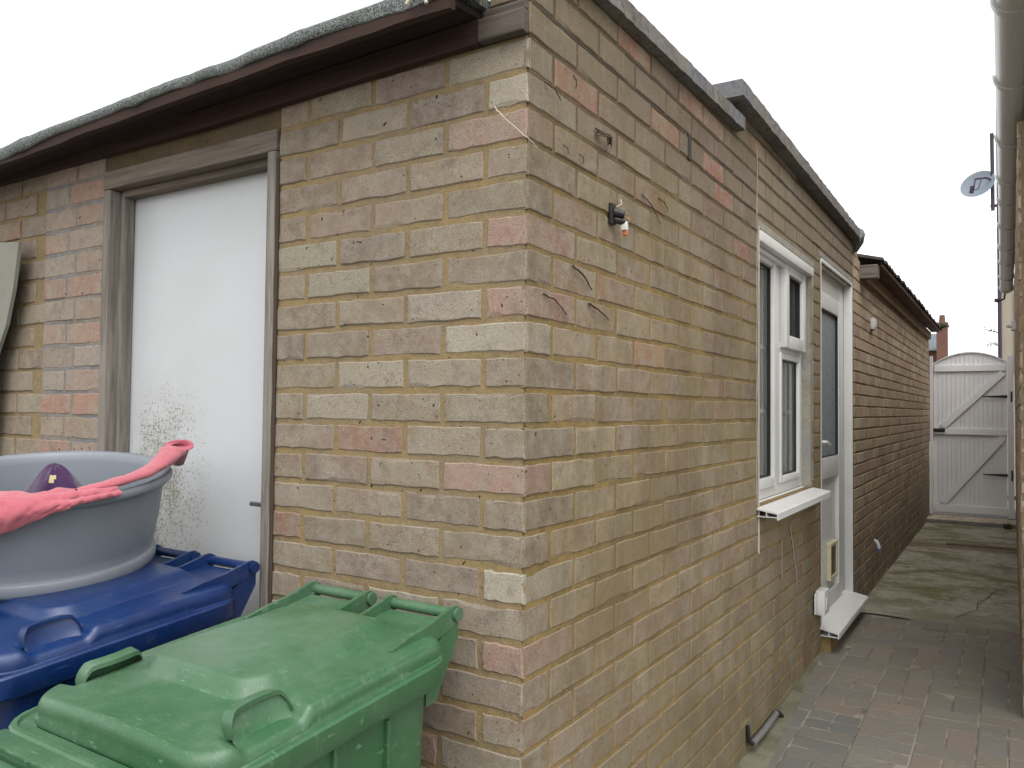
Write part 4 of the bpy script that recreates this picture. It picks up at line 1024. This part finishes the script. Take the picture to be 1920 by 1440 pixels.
stem('dry_stem', [(.003, .724, 1.318), (.008, .76, 1.310), (.003, .80, 1.295)], .003, 'short ivy stem upper right of the broken light fitting')
m = MB()
for i in range(9):
    a = Vector((.004, random.uniform(.30, .33), random.uniform(1.375, 1.395))); b = Vector((random.uniform(.015, .03), random.uniform(.34, .36), random.uniform(1.37, 1.392))); c = Vector((.008, random.uniform(.37, .40), random.uniform(1.365, 1.385)))
    m.tube([a, b, c], [.0022, .0016, .001], 5)
tag(m.build('twig_tuft', M_stem, None, True), 'small tuft of dry twigs sticking from a joint in the side wall', 'twigs')
stem('loose_wire', [(-.082, -.004, 1.358), (-.06, -.014, 1.335), (-.03, -.010, 1.305), (.002, -.006, 1.276), (.012, .02, 1.262)], .0028, 'pale loose wire hanging across the top of the brick corner', M_palestem, None)
m = MB(); m.tube([(-.20, -.13, 1.60), (-.19, -.15, 1.572), (-.205, -.155, 1.548)], [.004, .003, .005], 6); m.tube([(-.19, -.15, 1.575), (-.165, -.15, 1.565), (-.155, -.15, 1.540)], [.003, .003, .004], 6)
tag(m.build('dead_twig', M_palestem, None, True), 'forked pale dead twig hanging from the felt roof edge', 'twigs'); m = MB(); m.tube([(-.09, -.05, 1.565), (-.08, -.06, 1.572), (-.05, -.05, 1.570)], [.003, .004, .003], 6)
tag(m.build('dead_twig', M_palestem, None, True), 'short pale twig caught above the weathered plate end at the corner', 'twigs')
m = MB(); m.tube([(.006, 1.625, -.465), (.012, 1.625, -.52), (.022, 1.64, -.535)], .009, 10); o = m.build('waste_pipe', M_black, None, True); tag(o, 'black and grey waste pipe along the foot of the side wall', 'pipe')
m = MB(); m.tube([(.022, 1.64, -.533), (.022, 1.80, -.537), (.020, 2.0, -.535)], .012, 10); m.build('run', M_greypipe, o, True)
m = MB(); m.tube([(.020, 2.0, -.535), (.02, 2.03, -.54), (.03, 2.05, -.56)], .011, 10); m.build('elbow', M_black, o, True)
for P_ in ([(.001, 2.318, .20), (.001, 2.38, .10), (.001, 2.44, -.02), (.001, 2.46, -.08)], [(.001, 2.17, .16), (.001, 2.175, -.02)]):
    m = MB()
    for i in range(len(P_)-1):
        a, b = Vector(P_[i]), Vector(P_[i+1]); m.add([a+Vector((.001, -.008, 0)), a+Vector((.001, .008, 0)), b+Vector((.001, .007, 0)), b+Vector((.001, -.007, 0))], [(0, 1, 2, 3)])
    m.build('mortar_drip', M_seal_old, B)
# leaning board at far left
A_ = [(-1.935, 1.248), (-1.961, 1.098), (-2.002, .975), (-2.06, .878), (-2.12, .50), (-2.22, -.79), (-2.62, -.79), (-2.50, 1.30)]
m = MB(); m.prism([(x, z) for x, z in A_], 1, -.052, -.040)
tag(m.build('leaning_board', M_plank, None), 'grey green board leaning on the end wall at the left edge', 'board')

# weed tuft by the gate post
m = MB()
for i in range(60):
    a = random.uniform(0, 6.28); c = Vector((.80+random.gauss(0, .016), 8.96+random.gauss(0, .016), -.55)); l = random.uniform(.03, .08)
    d = Vector((math.cos(a)*.5, math.sin(a)*.5, 1)).normalized(); w = d.orthogonal().normalized()*.006
    m.add([c-w, c+w, c+d*l*.6+w*1.3, c+d*l, c+d*l*.6-w*1.3], [(0, 1, 2, 3, 4)])
tag(m.build('weed', mat_plain('weed_green', (.07, .12, .035), .7), None, fix=False), 'small green weed tuft at the foot of the right gate post', 'weed')
